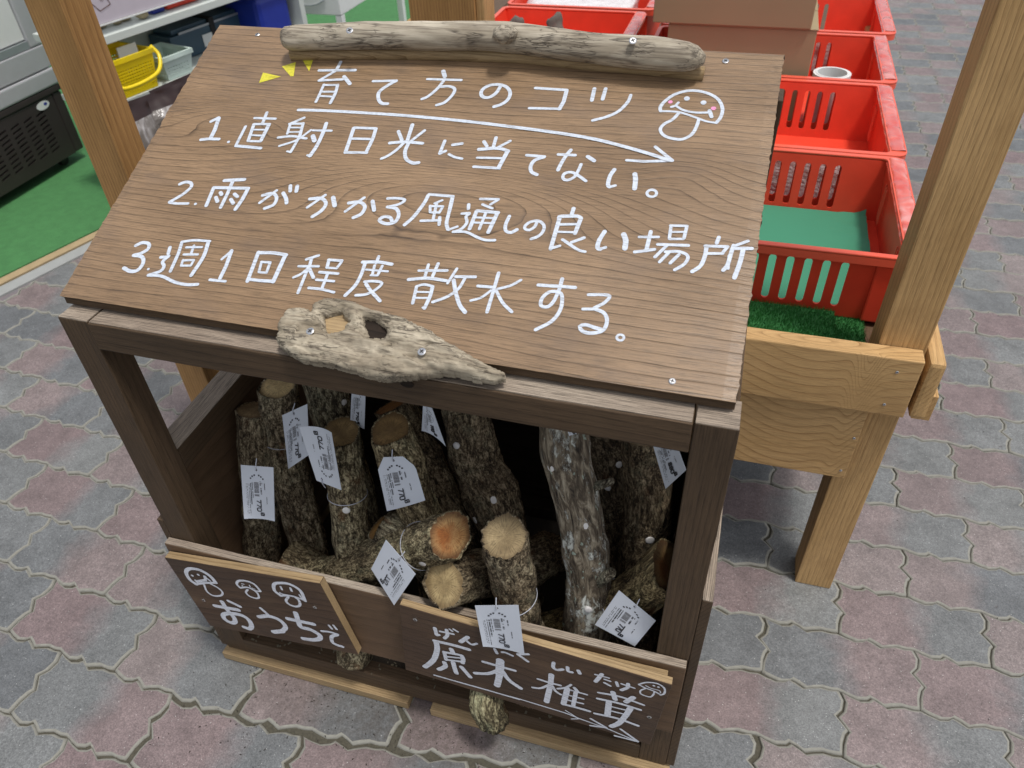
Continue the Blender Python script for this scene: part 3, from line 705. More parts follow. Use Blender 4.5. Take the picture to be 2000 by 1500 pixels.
plank('front_board', (-.004, -.0125, .152), (.7485, -.0005, .3225), M_dark2, stand, 'x', cuts=24, rough=.0006)
plank('front_board_top', (-.0035, -.012, .3226), (.748, -.001, .3238), M_fuzzy, stand, 'x', bev=0, cuts=20, rough=.0004)
plank('bottom_rail', (.0405, -.0008, .0225), (.7095, .022, .062), M_dark, stand, 'x', cuts=20, rough=.0006)
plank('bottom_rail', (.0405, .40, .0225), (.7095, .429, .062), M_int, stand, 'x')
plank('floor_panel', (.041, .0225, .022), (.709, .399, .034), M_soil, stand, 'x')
plank('base_skid', (-.006, -.0125, .001), (.338, .43, .0195), M_raw, stand, 'x', cuts=10, rough=.0004); plank('base_skid', (.377, -.0125, .001), (.757, .43, .0195), M_raw, stand, 'x', cuts=10, rough=.0004)
put('knot', plate(circ(0, 0, .0075, .0048, 14), [], .0006, 'knot'), M_int, stand, Matrix.Translation(aty(795, 750, -.0016))@Matrix.Rotation(math.pi/2, 4, 'X'))
# crumbs on the floor between rail and board
bm = bmesh.new()
for i in range(420):
    p = Vector((random.uniform(.05, .7), random.uniform(.0, .09), 0)); p.z = .0625 if p.y < .0225 else .0345
    if p.y < .0225 and random.random() < .5: continue
    M = Matrix.Translation(p)@Matrix.Rotation(random.uniform(0, 6), 4, 'Z')@Matrix.Diagonal((random.uniform(.002, .006), random.uniform(.001, .003), random.uniform(.0006, .002), 1))
    bmesh.ops.create_cube(bm, size=1, matrix=M)
o = put('bark_crumbs', bm2me(bm, 'bark_crumbs'), [M_bark], stand); o['kind'] = 'stuff'
bm = bmesh.new()
for i in range(520):
    t = random.random(); p = Vector((random.uniform(-.05, .80), -.0125-abs(random.gauss(0, .085)), .0006)); q = random.uniform(.4, 1)
    if random.random() < .12: p = Vector((random.uniform(.76, 1.5), random.uniform(-.1, 1.2), .0006))
    bmesh.ops.create_icosphere(bm, subdivisions=1, radius=1, matrix=Matrix.Translation(p)@Matrix.Rotation(random.uniform(0, 6), 4, 'Z')@Matrix.Diagonal((q*random.uniform(.0008, .0028), q*.0009, q*.0007, 1)))
o = put('bark_litter', bm2me(bm, 'bark_litter'), [M_soil], pv); o['kind'] = 'stuff'
# roof board with ragged end grain
BV = Vector((0, .416, .175)).normalized(); BN = Vector((0, -BV.z, BV.y)); B0 = Vector((-.004, .018, .737)); BL_ = .4513; BW = .747; BT = .014
MB = Matrix(((1, BV.x, BN.x, B0.x), (0, BV.y, BN.y, B0.y), (0, BV.z, BN.z, B0.z), (0, 0, 0, 1)))
MBi = MB.inverted()
nx, ny = 60, 150; vs = []; fs = []
def jag(v, s): return .0014*noise.noise(Vector((v*90, s, 0)))+.0022*max(0, noise.noise(Vector((v*420, s, 5))))
ticks = [max(0, 1-abs(t-.8)/.03) for t in (0,)]
for lay in range(3):
    z = (0, -.007, -BT)[lay]
    for j in range(ny+1):
        v = BL_*j/ny
        for i in range(nx+1):
            u = BW*i/nx
            du = -jag(v, lay) * (1 if i == 0 else 0)+jag(v+9, lay)*(1 if i == nx else 0)
            if i == 0: du -= .003*max(0, 1-abs(v-.285)/.02)*random.random()
            dv = 0
            if j == 0: dv = -.0006*noise.noise(Vector((u*60, 1, lay)))-(0, -.002, .0012)[lay]*(1 if lay else 0)
            vs.append((u+du, v+dv, z-(.0008 if lay == 0 and (i in (0, nx) or j in (0, ny)) else 0)))
L1 = (nx+1)*(ny+1)
for j in range(ny):
    for i in range(nx):
        a = j*(nx+1)+i; fs.append((a, a+1, a+nx+2, a+nx+1)); b = a+2*L1; fs.append((b, b+nx+1, b+nx+2, b+1))
def ring_idx():
    r = [i for i in range(nx+1)]+[j*(nx+1)+nx for j in range(1, ny+1)]+[ny*(nx+1)+i for i in range(nx-1, -1, -1)]+[j*(nx+1) for j in range(ny-1, 0, -1)]
    return r
rg = ring_idx()
nb = len(fs)
for lay in range(2):
    for a, b in zip(rg, rg[1:]+rg[:1]): fs.append((a+lay*L1, a+(lay+1)*L1, b+(lay+1)*L1, b+lay*L1))
me = mesh('roof_board', vs, fs); me.materials.append(M_board); me.materials.append(M_dark)
for p in me.polygons[nb:]: p.material_index = 1
board = put('roof_board', me, M_board, stand, MB)
def toboard(px, py): q = MBi@atp(px, py, B0, BN); return Vector((q.x, q.y))
lettering(BOARD_TXT, toboard, board, MB, M_white)
# screws
def screw_me():
    bm = bmesh.new(); r = .0042
    for (z, rr) in ((0, r), (.0008, r*.97), (.0013, r*.8)):
        pass
    v = []
    rings = [(.0, r), (.0007, r), (.0013, r*.75)]
    vs = []; fs = []
    for z, rr in rings: vs += [(rr*math.cos(2*math.pi*k/14), rr*math.sin(2*math.pi*k/14), z) for k in range(14)]
    for i in range(2):
        for k in range(14): fs.append((i*14+k, i*14+(k+1) % 14, (i+1)*14+(k+1) % 14, (i+1)*14+k))
    fs.append(tuple(range(28, 42)))
    for a in (0, 1):
        for w_, l_ in (((.0006, .0023),) if a == 0 else ((.0023, .0006),)):
            b = len(vs); vs += [(-w_, -l_, .00145+a*.0001), (w_, -l_, .00145+a*.0001), (w_, l_, .00145+a*.0001), (-w_, l_, .00145+a*.0001)]; fs.append((b, b+1, b+2, b+3))
    me = mesh('screw', vs, fs); me.materials.append(M_screw); me.materials.append(M_hole)
    me.polygons[-1].material_index = 1; me.polygons[-2].material_index = 1; return me
SM = screw_me()
def screw(P, N, parent, s=1.0, rot=.3):
    M = Matrix.Translation(P)@Vector(N).to_track_quat('Z', 'Y').to_matrix().to_4x4()@Matrix.Rotation(rot, 4, 'Z')@Matrix.Diagonal((s, s, s, 1))
    o = put('screw', SM, M_screw, parent, M); return o
for px, py, s in ((1417, 120, .95), (503, 68, .75), (1313, 745, .8)): screw(atp(px, py, B0, BN)+BN*.0002, BN, board, s, random.uniform(0, 1.5))
# driftwood stick along the top edge
pts = [(553, 76, 22), (580, 74, 25), (700, 70, 27), (850, 70, 29), (985, 73, 31), (1150, 93, 31), (1270, 104, 34), (1340, 111, 30), (1376, 117, 20)]
PP = []; RR = []
for px, py, r in pts:
    c = atp(px, py, B0+BN*.026, BN); s = (c-Vector(CAM)).length/FPX; PP.append(c); RR.append(r*s*.82)
path = spl(PP, .004); rr = []
for p in path:
    x = p.x; k = 0
    for i in range(len(PP)-1):
        if PP[i].x <= x <= PP[i+1].x: t = (x-PP[i].x)/(PP[i+1].x-PP[i].x); k = RR[i]*(1-t)+RR[i+1]*t; break
    rr.append(k or (RR[0] if x < .3 else RR[-1]))
rr[0] *= .72; rr[1] *= .9; rr[-1] *= .5; rr[-2] *= .75; rr[-3] *= .9
knot = atp(985, 62, B0+BN*.05, BN)
def dfn(i, a, p):
    return 1+.05*noise.noise(Vector((p.x*14, a*1.3, 1)))+.035*noise.noise(Vector((p.x*30, math.cos(a)*4, math.sin(a)*4)))+.018*noise.noise(Vector((p.x*60, math.cos(a)*14, math.sin(a)*14)))
me = tube_me([p-PP[4] for p in path], rr, 36, lambda i, a, p: dfn(i, a, p+PP[4]), name='driftwood_stick')
stick = put('driftwood_stick', me, M_drift, stand, Matrix.Translation(PP[4]), smooth=True, label='long grey driftwood stick screwed along the top edge')
bm = bmesh.new(); bmesh.ops.create_icosphere(bm, subdivisions=3, radius=.013)
for v in bm.verts: v.co *= 1+.22*noise.noise(v.co*160)
put('knot', bm2me(bm, 'knot'), M_drift, stick, Matrix.Translation(atp(986, 66, B0+BN*.043, BN))@Matrix.Diagonal((1.1, 1.0, .8, 1)), smooth=True)
vdir = (Vector(CAM)-PP[4]).normalized()
for px, py in ((683, 60), (1236, 80)): screw(atp(px, py, B0+BN*.0475, BN), (BN+vdir*.4).normalized(), stick, 1.05, .5)
sp = [atp(px, py, B0+BN*.004, BN) for px, py in ((570, 106), (800, 104), (1000, 110), (1200, 128), (1375, 143))]
put('backing_sliver', tube_me([p-sp[2] for p in spl(sp, .02)], .0085, 10, lambda i, a, p: 1+.2*noise.noise(Vector((i*.3, a, 2))), name='sliver'), M_raw, stick, Matrix.Translation(sp[2]), smooth=True)
# driftwood slab with holes
OUT = [(60, 400), (75, 290), (130, 200), (175, 172), (220, 160), (290, 158), (335, 165), (352, 185), (360, 130), (430, 95), (500, 75), (600, 80), (720, 100), (850, 160), (1000, 205), (1120, 240), (1200, 280), (1320, 330), (1430, 400), (1540, 470), (1640, 530), (1760, 590), (1880, 640), (1945, 680), (1940, 715), (1850, 742), (1700, 735), (1600, 700), (1480, 680), (1330, 690), (1180, 715), (1050, 722), (950, 727), (850, 717), (700, 670), (500, 612), (350, 590), (250, 570), (150, 512), (85, 460)]
H1 = [(450, 222), (500, 208), (545, 192), (600, 186), (622, 230), (665, 268), (610, 305), (560, 345), (510, 362), (475, 350), (458, 300)]
H2 = [(775, 228), (850, 238), (905, 262), (950, 305), (972, 350), (966, 386), (915, 394), (860, 376), (822, 382), (800, 330), (783, 285)]
PB = B0+BN*.012
def slab_uv(q): p = MBi@atp(520+q[0]/4.1667, 560+q[1]/4.1667, PB, BN); return (p.x, p.y)
def dens(poly, st=.0025):
    P = [Vector(slab_uv(q)) for q in poly]; o = []
    for a, b in zip(P, P[1:]+P[:1]):
        n = max(1, int((b-a).length/st))
        for k in range(n): o.append(a.lerp(b, k/n)+Vector((noise.noise(Vector((a.x*300+k, a.y*99, 0))), noise.noise(Vector((a.x*300+k, a.y*99, 7)))))*.0007)
    return np.array([[p.x, p.y] for p in o])
po, ph1, ph2 = dens(OUT), dens(H1), dens(H2)
def inpoly(X, Y, P):
    c = np.zeros(X.shape, bool); n = len(P)
    for i in range(n):
        x1, y1 = P[i]; x2, y2 = P[i-1]
        cond = ((y1 > Y) != (y2 > Y)) & (X < (x2-x1)*(Y-y1)/(y2-y1+1e-12)+x1); c ^= cond
    return c
x0, y0 = po.min(0)-.003; x1, y1 = po.max(0)+.003; st = .0014
gx = np.arange(x0, x1, st); gy = np.arange(y0, y1, st); GX, GY = np.meshgrid(gx, gy)
ins = inpoly(GX, GY, po) & ~inpoly(GX, GY, ph1) & ~inpoly(GX, GY, ph2)
allp = np.vstack([po, ph1, ph2])
def dist_to(pts_, P):
    d = np.full(len(pts_), 9.); ix = np.zeros(len(pts_), int)
    for i in range(len(P)):
        dd = np.hypot(pts_[:, 0]-P[i, 0], pts_[:, 1]-P[i, 1]); m = dd < d; d[m] = dd[m]; ix[m] = i
    return d, ix
flat = np.stack([GX.ravel(), GY.ravel()], 1); insf = ins.ravel()
D = np.zeros(len(flat)); IX = np.zeros(len(flat), int)
near = np.ones(len(flat), bool); D, IX = dist_to(flat, allp)
cavc = np.array(slab_uv((870, 290))); ridge = [np.array(slab_uv(q)) for q in ((250, 480), (700, 560), (1100, 640))]
ua = np.array(slab_uv((100, 350))); ub = np.array(slab_uv((1900, 700))); ud = (ub-ua)/np.linalg.norm(ub-ua)
ok = insf | (D < st*.75)
idx = -np.ones(len(flat), int); vs = []
for i in np.nonzero(ok)[0]:
    x, y = flat[i]; d = D[i] if insf[i] else 0
    if not insf[i] or D[i] < st*.45: x, y = allp[IX[i]]; d = 0
    e = min(1, d/.013); hh = .0035+.0105*math.sqrt(max(0, 1-(1-e)**2))
    al = (x-ua[0])*ud[0]+(y-ua[1])*ud[1]; ac = -(x-ua[0])*ud[1]+(y-ua[1])*ud[0]
    hh *= 1.12-.35*max(0, al-.12)/.2
    hh += .0035*noise.noise(Vector((al*18, ac*60, 0)))+.0016*noise.noise(Vector((al*45, ac*190, 3)))+.0010*noise.noise(Vector((al*90, ac*600, 3)))+.0045*max(0, noise.noise(Vector((al*9, ac*38, 9))))-.004*max(0, .25-abs(noise.noise(Vector((al*12, ac*55, 6)))))*2
    hh -= .0035*math.exp(-((ac+.004-.02*math.sin(al*20))/.004)**2)*(1 if al > .02 else 0)
    c = math.hypot((x-cavc[0])/.020, (y-cavc[1])/.011); n_ = noise.noise(Vector((al*11, ac*62, 21))); hh -= .0032*math.exp(-(n_/.055)**2)*max(0, min(1, .5+2.5*noise.noise(Vector((al*25, ac*40, 2)))))
    idx[i] = len(vs); hh += .0022*noise.noise(Vector((x*95, y*150, 8)))+.0011*noise.noise(Vector((x*230, y*420, 8))); vs.append((x, y, max(.002, hh)))
nxg = len(gx); fs = []
for j in range(len(gy)-1):
    for i in range(nxg-1):
        q = (j*nxg+i, j*nxg+i+1, (j+1)*nxg+i+1, (j+1)*nxg+i); r = [idx[k] for k in q]
        if min(r) >= 0 and (insf[list(q)].sum() >= 2): fs.append(tuple(int(k) for k in r))
bm = bmesh.new(); me = mesh('slab', vs, fs); bm.from_mesh(me)
bmesh.ops.remove_doubles(bm, verts=bm.verts, dist=.0001)
lone = [v for v in bm.verts if not v.link_faces]; bmesh.ops.delete(bm, geom=lone, context='VERTS')
be = [e for e in bm.edges if len(e.link_faces) == 1]
ex = bmesh.ops.extrude_edge_only(bm, edges=be); 
for v in [g_ for g_ in ex['geom'] if isinstance(g_, bmesh.types.BMVert)]: v.co.z = .0006 if v.co.y > .002 else -.004
for v in [g_ for g_ in ex['geom'] if isinstance(g_, bmesh.types.BMVert)]: v.co.xy += Vector((cavc[0]-v.co.x, cavc[1]-v.co.y)).normalized()*.0008
bmesh.ops.recalc_face_normals(bm, faces=bm.faces)
me = bm2me(bm, 'driftwood_slab')
slab = put('driftwood_slab', me, M_drift, stand, MB, smooth=True, label='knobbly grey driftwood slab with two holes on the lower edge')
slab.color = (.86, .84, .80, 1)
for px, py in ((606, 647), (824, 687)): screw(atp(px, py, B0+BN*(.0165 if px < 700 else .0195), BN), (BN+Vector((0, -.1, .1))).normalized(), slab, 1.0, .9)
# raw-wood scrap seen through the hole
c = [MBi@atp(520+q[0]/4.1667, 560+q[1]/4.1667, B0+BN*.002, BN) for q in ((440, 200), (700, 180), (690, 400), (450, 400))]
me = mesh('pale_patch', [(q.x, q.y, .0016) for q in c], [(0, 3, 2, 1)]); put('pale_patch', me, M_raw, slab, MB)
c = [MBi@atp(520+q[0]/4.1667, 560+q[1]/4.1667, B0+BN*.002, BN) for q in ((740, 215), (1000, 215), (1000, 420), (740, 420))]
me = mesh('hollow_shade', [(q.x, q.y, .0016) for q in c], [(0, 3, 2, 1)]); put('hollow_shade', me, M_int, slab, MB)  # dark patch under the hole, painting the shade of a deep hollow
# name boards on the front
def sign(corners, y, t, lab):
    P = [aty(px, py, y) for px, py in corners]; o = P[3]; ax = (P[2]-P[3]).normalized()
    M = frame(o, ax, (0, -1, 0)); Mi = M.inverted(); Q = [Mi@p for p in P]
    bm = bmesh.new(); f = [bm.verts.new((q.x, q.y, 0)) for q in Q]; bk = [bm.verts.new((q.x, q.y, -t)) for q in Q]
    ff = bm.faces.new(f); bm.faces.new(bk[::-1]); sd = []
    for i in range(4): sd.append(bm.faces.new((f[i], bk[i], bk[(i+1) % 4], f[(i+1) % 4])))
    bmesh.ops.recalc_face_normals(bm, faces=bm.faces)
    for s in sd: s.material_index = 1
    bmesh.ops.bevel(bm, geom=[e for e in bm.edges], offset=.0006, segments=1, affect='EDGES')
    me = bm2me(bm, 'name_board'); me.materials.append(M_sign); me.materials.append(M_raw)
    return put('name_board', me, M_sign, stand, M, label=lab), M, Mi
M_sign = wood('sign_stain', (.105, .064, .040), (.070, .044, .029), (.03, .019, .012), K=60, A=12, lowx=1.4, lowy=5, rough=.5, linew=.3, fiber=.4, linestr=.6, stain=(.19, .12, .07), blotch=.4)
s1, MS1, MS1i = sign([(321, 1089), (625, 1140), (700, 1279), (410, 1222)], -.0265, .0125, 'left dark name board with three painted mushrooms')
plank('backing_slat', (.372, -.0245, .29), (.728, -.0130, .312), M_raw, stand, 'x', bev=.001)
s2, MS2, MS2i = sign([(780, 1181), (1313, 1338), (1269, 1455), (792, 1308)], -.0365, .0105, 'right dark name board with big white kanji')
lettering(SIGN1_TXT, lambda a, b: (MS1i@aty(a, b, -.0265)).xy, s1, MS1, M_white2)
lettering(SIGN2_TXT, lambda a, b: (MS2i@aty(a, b, -.0365)).xy, s2, MS2, M_white2)
for px, py, s in ((398, 1172, s1), (615, 1186, s1), (811, 1210, s2), (1268, 1400, s2)): screw(aty(px, py, -.0268 if s is s1 else -.0368), (0, -1, 0), s, .75, random.uniform(0, 1.5))
# ------------------------------------------------------------ logs
from mathutils.geometry import intersect_line_line
def log(path, rad, label, tint=(1, 1, 1), endtint=(1, 1, 1), lichen=False, plugs=(), wires=(), stubs=(), cutn=None, endm_=None, seed=0, rough=1.0, bulge=None):
    P = [Vector(p) for p in path]; S = spl(P, .0045); n = len(S); NR = 44; base = P[-1]
    root = empty('mushroom_log', label, 'log', base, 'logs inoculated for growing mushrooms')
    rs = [rad*(1+.10*noise.noise(Vector((i*.12, seed, 2)))+(.10*(i/n))) for i in range(n)]
    if bulge: rs = [r*(1+bulge[1]*math.exp(-((i/n-bulge[0])/.08)**2)) for i, r in enumerate(rs)]
    def fn(i, a, p):
        ca, sa = math.cos(a), math.sin(a); q = Vector((ca*2.2, sa*2.2, i*.05+seed*3)); r = 1+.08*noise.noise(q)
        r += rough*.062*noise.noise(Vector((ca*7, sa*7, i*.09+seed)))+rough*.045*noise.noise(Vector((ca*16, sa*16, i*.22+seed)))-rough*.08*max(0, .35-abs(noise.noise(Vector((ca*6, sa*6, i*.035+seed*2)))*2.2))
        return r
    c = S[0]; me = tube_me([p-c for p in S], rs, NR, fn, cap=False, name='bark')
    # close both ends: bark rim then (lower end) a plain cap
    vs = [v.co.copy() for v in me.vertices]; fs = [tuple(p.vertices) for p in me.polygons]
    d0 = (S[0]-S[1]).normalized(); cn = Vector(cutn).normalized() if cutn else d0
    # shear first rings so that the cut is flat, square to cn
    for k in range(NR):
        v = vs[k]; h = v.dot(cn); vs[k] = v-d0*(h/max(.35, d0.dot(cn))) if abs(h) > 1e-6 else v
    b = len(vs); cx = sum((vs[k] for k in range(NR)), Vector())/NR
    for k in range(NR): vs.append(cx+(vs[k]-cx)*(.93+.02*noise.noise(Vector((k*.7, seed, 1))))-cn*.0006)
    for k in range(NR): fs.append((k, (k+1) % NR, b+(k+1) % NR, b+k)[::-1])
    fs.append(tuple(range((n-1)*NR, n*NR)))
    rim = [vs[b+k].copy() for k in range(NR)]
    me = mesh('bark', vs, fs); at = me.attributes.new('bark', 'FLOAT_VECTOR', 'POINT')
    for k in range(len(vs)):
        i_, k_ = (divmod(k, NR) if k < n*NR else (0, k-b)); a_ = 2*math.pi*k_/NR; at.data[k].vector = (rad*math.cos(a_), rad*math.sin(a_), i_*.0045)
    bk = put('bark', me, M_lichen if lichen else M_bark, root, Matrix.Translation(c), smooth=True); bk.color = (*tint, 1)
    MC = Matrix.Translation(c+cx)@cn.to_track_quat('Z', 'Y').to_matrix().to_4x4(); MCi = (Matrix.Translation(-c)@MC).inverted()
    rv = [MCi@p for p in rim]; vv = []; ff = []; NRr = 7
    for j in range(NRr):
        t = 1-j/NRr
        for q in rv: vv.append((q.x*t, q.y*t, q.z*t*t+.0005*noise.noise(Vector((q.x*t*240, q.y*t*240, seed)))))
    vv.append((0, 0, 0))
    for j in range(NRr-1):
        for k in range(NR): ff.append((j*NR+k, j*NR+(k+1) % NR, (j+1)*NR+(k+1) % NR, (j+1)*NR+k))
    for k in range(NR): ff.append(((NRr-1)*NR+k, (NRr-1)*NR+(k+1) % NR, NRr*NR))
    me = mesh('sawn_end', vv, ff); bm = bmesh.new(); bm.from_mesh(me); bmesh.ops.recalc_face_normals(bm, faces=bm.faces)
    if sum(f.normal.z for f in bm.faces) < 0: bmesh.ops.reverse_faces(bm, faces=bm.faces)
    bm.to_mesh(me); bm.free()
    e = put('sawn_end', me, endm_ or M_end, root, MC, smooth=True); e.color = (*endtint, 1)
    def surf(px, py):
        r = Vector(ray(px, py)); C = Vector(CAM); best = None
        for i in range(n-1):
            q = intersect_line_line(C, C+r, S[i], S[i+1])
            if not q: continue
            t = max(0, min(1, (q[1]-S[i]).dot(S[i+1]-S[i])/max(1e-9, (S[i+1]-S[i]).length_squared))); ap = S[i].lerp(S[i+1], t)
            rp = C+r*((ap-C).dot(r)/r.length_squared); dd = (rp-ap).length
            if best is None or dd < best[0]: best = (dd, ap, rp, i)
        dd, ap, rp, i = best; R = rs[i]; back = math.sqrt(max(0, R*R-min(dd, R*.93)**2)); p = rp-r.normalized()*back
        nn = p-ap; ax = (S[i+1]-S[i]).normalized(); nn = (nn-ax*nn.dot(ax)).normalized(); return ap+nn*R, nn, i
    for px, py, pr in plugs:
        p, nn, i = surf(px, py); me = plug_me(pr)
        put('spawn_plug', me, M_plug, root, Matrix.Translation(p)@nn.to_track_quat('Z', 'Y').to_matrix().to_4x4(), smooth=True)
    for t, tilt in wires:
        i = int(t*(n-1)); c0 = S[i]; ax = (S[min(n-1, i+1)]-S[max(0, i-1)]).normalized(); ax = (ax+Vector(tilt)).normalized(); u = ax.orthogonal().normalized(); s_ = ax.cross(u)
        lp = [(u*math.cos(2*math.pi*k/40)+s_*math.sin(2*math.pi*k/40))*rs[i]*1.035 for k in range(41)]
        put('tie_loop', tube_me(lp, .0006, 6, name='tie'), M_wire, root, Matrix.Translation(c0), smooth=True)
    for px, py, qx, qy, sr in stubs:
        a, nn, i = surf(px, py); b2 = a+(aty(qx, qy, a.y)-a); a = S[i].lerp(a, .6)
        pp = spl([a, a.lerp(b2, .6)+Vector((0, 0, -.001)), b2], .002)
        me = tube_me([p-a for p in pp], [sr*(1.5-.6*k/len(pp)) for k in range(len(pp))], 14, lambda i, a_, p: 1+.15*noise.noise(Vector((i*.5, a_, 4))), name='twig_stub')
        at = me.attributes.new('bark', 'FLOAT_VECTOR', 'POINT')
        for v_ in me.vertices: at.data[v_.index].vector = v_.co
        o = put('twig_stub', me, M_bark, root, Matrix.Translation(a), smooth=True); o.color = (*tint, 1)
    return root
_pm = {}
def plug_me(r):
    if r in _pm: return _pm[r]
    vs = []; fs = []
    for z, rr in ((-.003, r), (.0002, r), (.0008, r*.85), (.0011, r*.45)): vs += [(rr*math.cos(2*math.pi*k/16), rr*math.sin(2*math.pi*k/16), z) for k in range(16)]
    for j in range(3):
        for k in range(16): fs.append((j*16+k, j*16+(k+1) % 16, (j+1)*16+(k+1) % 16, (j+1)*16+k))
    fs.append(tuple(range(48, 64))); _pm[r] = mesh('plug', vs, fs); return _pm[r]
br = (1.15, .85, .55)
log([aty(497, 800, .17), aty(515, 1080, .095), (.062, .06, .05)], .0275, 'short dark log half hidden in the left corner of the stand', (.95, .85, .75), (.5, .42, .32), seed=1)
log([aty(543, 752, .19), aty(560, 900, .165), aty(606, 1080, .115), (.14, .07, .045)], .0290, 'tall brown log with pale top, second from the left', (1.05, .95, .85), (1.2, 1.1, .85), seed=2, wires=((.22, (0, 0, 0)),), plugs=((502, 915, .0052),), cutn=(-.1, -.2, 1))
log([aty(622, 700, .21), aty(655, 830, .175), aty(700, 1000, .13), (.26, .09, .045)], .0300, 'leaning green-brown log behind the log with the curled tag', (1.0, .98, .88), seed=3, wires=((.30, (0, 0, 0)),), plugs=((670, 778, .0048),))
log([aty(664, 848, .125), aty(678, 960, .10), aty(690, 1080, .075), (.245, .045, .15), (.243, .012, .075)], .0265, 'upright log with flat brown top and a white plug, curled tag on it', (1.15, 1.08, .92), (.55, .45, .29), seed=4, wires=((.24, (0, 0, 0)),), plugs=((675, 975, .0056),), cutn=(.05, -.25, 1))
log([aty(762, 842, .125), aty(785, 900, .115), aty(820, 1000, .092), aty(880, 1110, .07), (.45, .07, .06)], .0275, 'bent log with brown sawn top, octagonal price tag on its front', (1.3, 1.18, .95), (.55, .42, .25), seed=5, plugs=(), cutn=(-.15, -.28, 1), bulge=(.1, .12))
log([aty(768, 790, .20), aty(815, 880, .18), aty(880, 1010, .15), (.47, .11, .06)], .0300, 'dark log with orange rim behind the octagonal tag, leaning right', (.85, .72, .60), (.8, .45, .2), seed=6, rough=1.6)
log([aty(905, 760, .22), aty(925, 880, .19), aty(985, 1040, .15), (.50, .12, .045)], .0345, 'thick gnarled dark log in the middle with folded bark', (.88, .76, .66), seed=7, rough=2.6, plugs=((957, 960, .0055), (889, 857, .005), (925, 1008, .005)), bulge=(.35, .12))
log([aty(1092, 790, .12), aty(1105, 880, .105), aty(1135, 1020, .08), aty(1150, 1130, .065), (.615, .05, .18), (.62, .06, .045)], .0285, 'pale log spotted with white lichen and a twig stub', (1, 1, 1), lichen=True, seed=8, plugs=((1138, 1003, .0058), (1150, 1155, .0052), (1074, 899, .0048)), stubs=((1160, 945, 1197, 939, .0045), (1165, 1122, 1195, 1118, .007)), rough=1.2, bulge=(.62, .12))
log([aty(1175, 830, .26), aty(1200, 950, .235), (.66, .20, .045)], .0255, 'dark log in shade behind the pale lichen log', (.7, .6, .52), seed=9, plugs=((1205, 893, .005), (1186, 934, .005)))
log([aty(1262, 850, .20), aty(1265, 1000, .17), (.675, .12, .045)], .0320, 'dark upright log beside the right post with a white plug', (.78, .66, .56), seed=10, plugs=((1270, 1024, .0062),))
log([aty(1304, 1108, .055), aty(1245, 1160, .06), (.56, .085, .17), (.47, .13, .07)], .0300, 'short log with orange rotten end tucked behind the right post', (1.0, .85, .6), (.5, .5, .45), endm_=M_rot, seed=11, wires=((.30, (0, 0, 0)),), plugs=((1244, 1168, .0052),), cutn=(.9, -.25, .5))
log([aty(880, 1046, .028), aty(835, 1062, .04), aty(750, 1090, .055), aty(640, 1128, .06), (.13, .07, .22)], .0310, 'log lying across the front with a bright orange sawn end', (1.1, 1.02, .85), (1, .95, .9), endm_=M_rot, seed=12, wires=((.2, (0, 0, 0)),), plugs=((847, 1083, .005), (712, 1128, .005)), cutn=(.85, -.55, .55), rough=1.4)
log([aty(748, 1026, .082), aty(806, 1066, .07), (.42, .075, .22)], .0270, 'log under the lying one with a slanting tan sawn end', (1.2, 1.15, 1.05), (.62, .42, .19), seed=13, cutn=(-.62, .05, .75))
log([aty(867, 1140, -.004), aty(905, 1128, .035), (.50, .12, .27), (.52, .2, .2)], .0325, 'log resting on the front board with a pale round sawn end facing out', (.9, .8, .7), (1.0, .95, .80), seed=14, cutn=(-.38, -.68, .62), rough=1.3)
log([aty(985, 1048, .018), aty(1000, 1120, .025), (.522, .03, .28), (.53, .05, .12), (.53, .07, .05)], .0285, 'thick-barked log standing at the front edge with beige sawn top', (1.0, .9, .8), (.68, .64, .56), seed=15, wires=((.34, (.25, 0, .0)),), cutn=(-.05, -.45, 1), rough=1.8)
log([aty(962, 1404, -.034), aty(950, 1362, -.024), (.484, .035, .165), (.49, .1, .22)], .0245, 'grey-green log end poking out under the front board', (1.1, 1.1, .9), seed=16, rough=1.3, cutn=(.05, -.1, -1))
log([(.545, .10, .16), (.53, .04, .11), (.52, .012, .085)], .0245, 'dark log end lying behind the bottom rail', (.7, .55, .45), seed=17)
log([(.33, .16, .14), (.36, .09, .075), (.40, .05, .062)], .024, 'small dark log lying on the floor of the stand', (.5, .4, .32), seed=18)
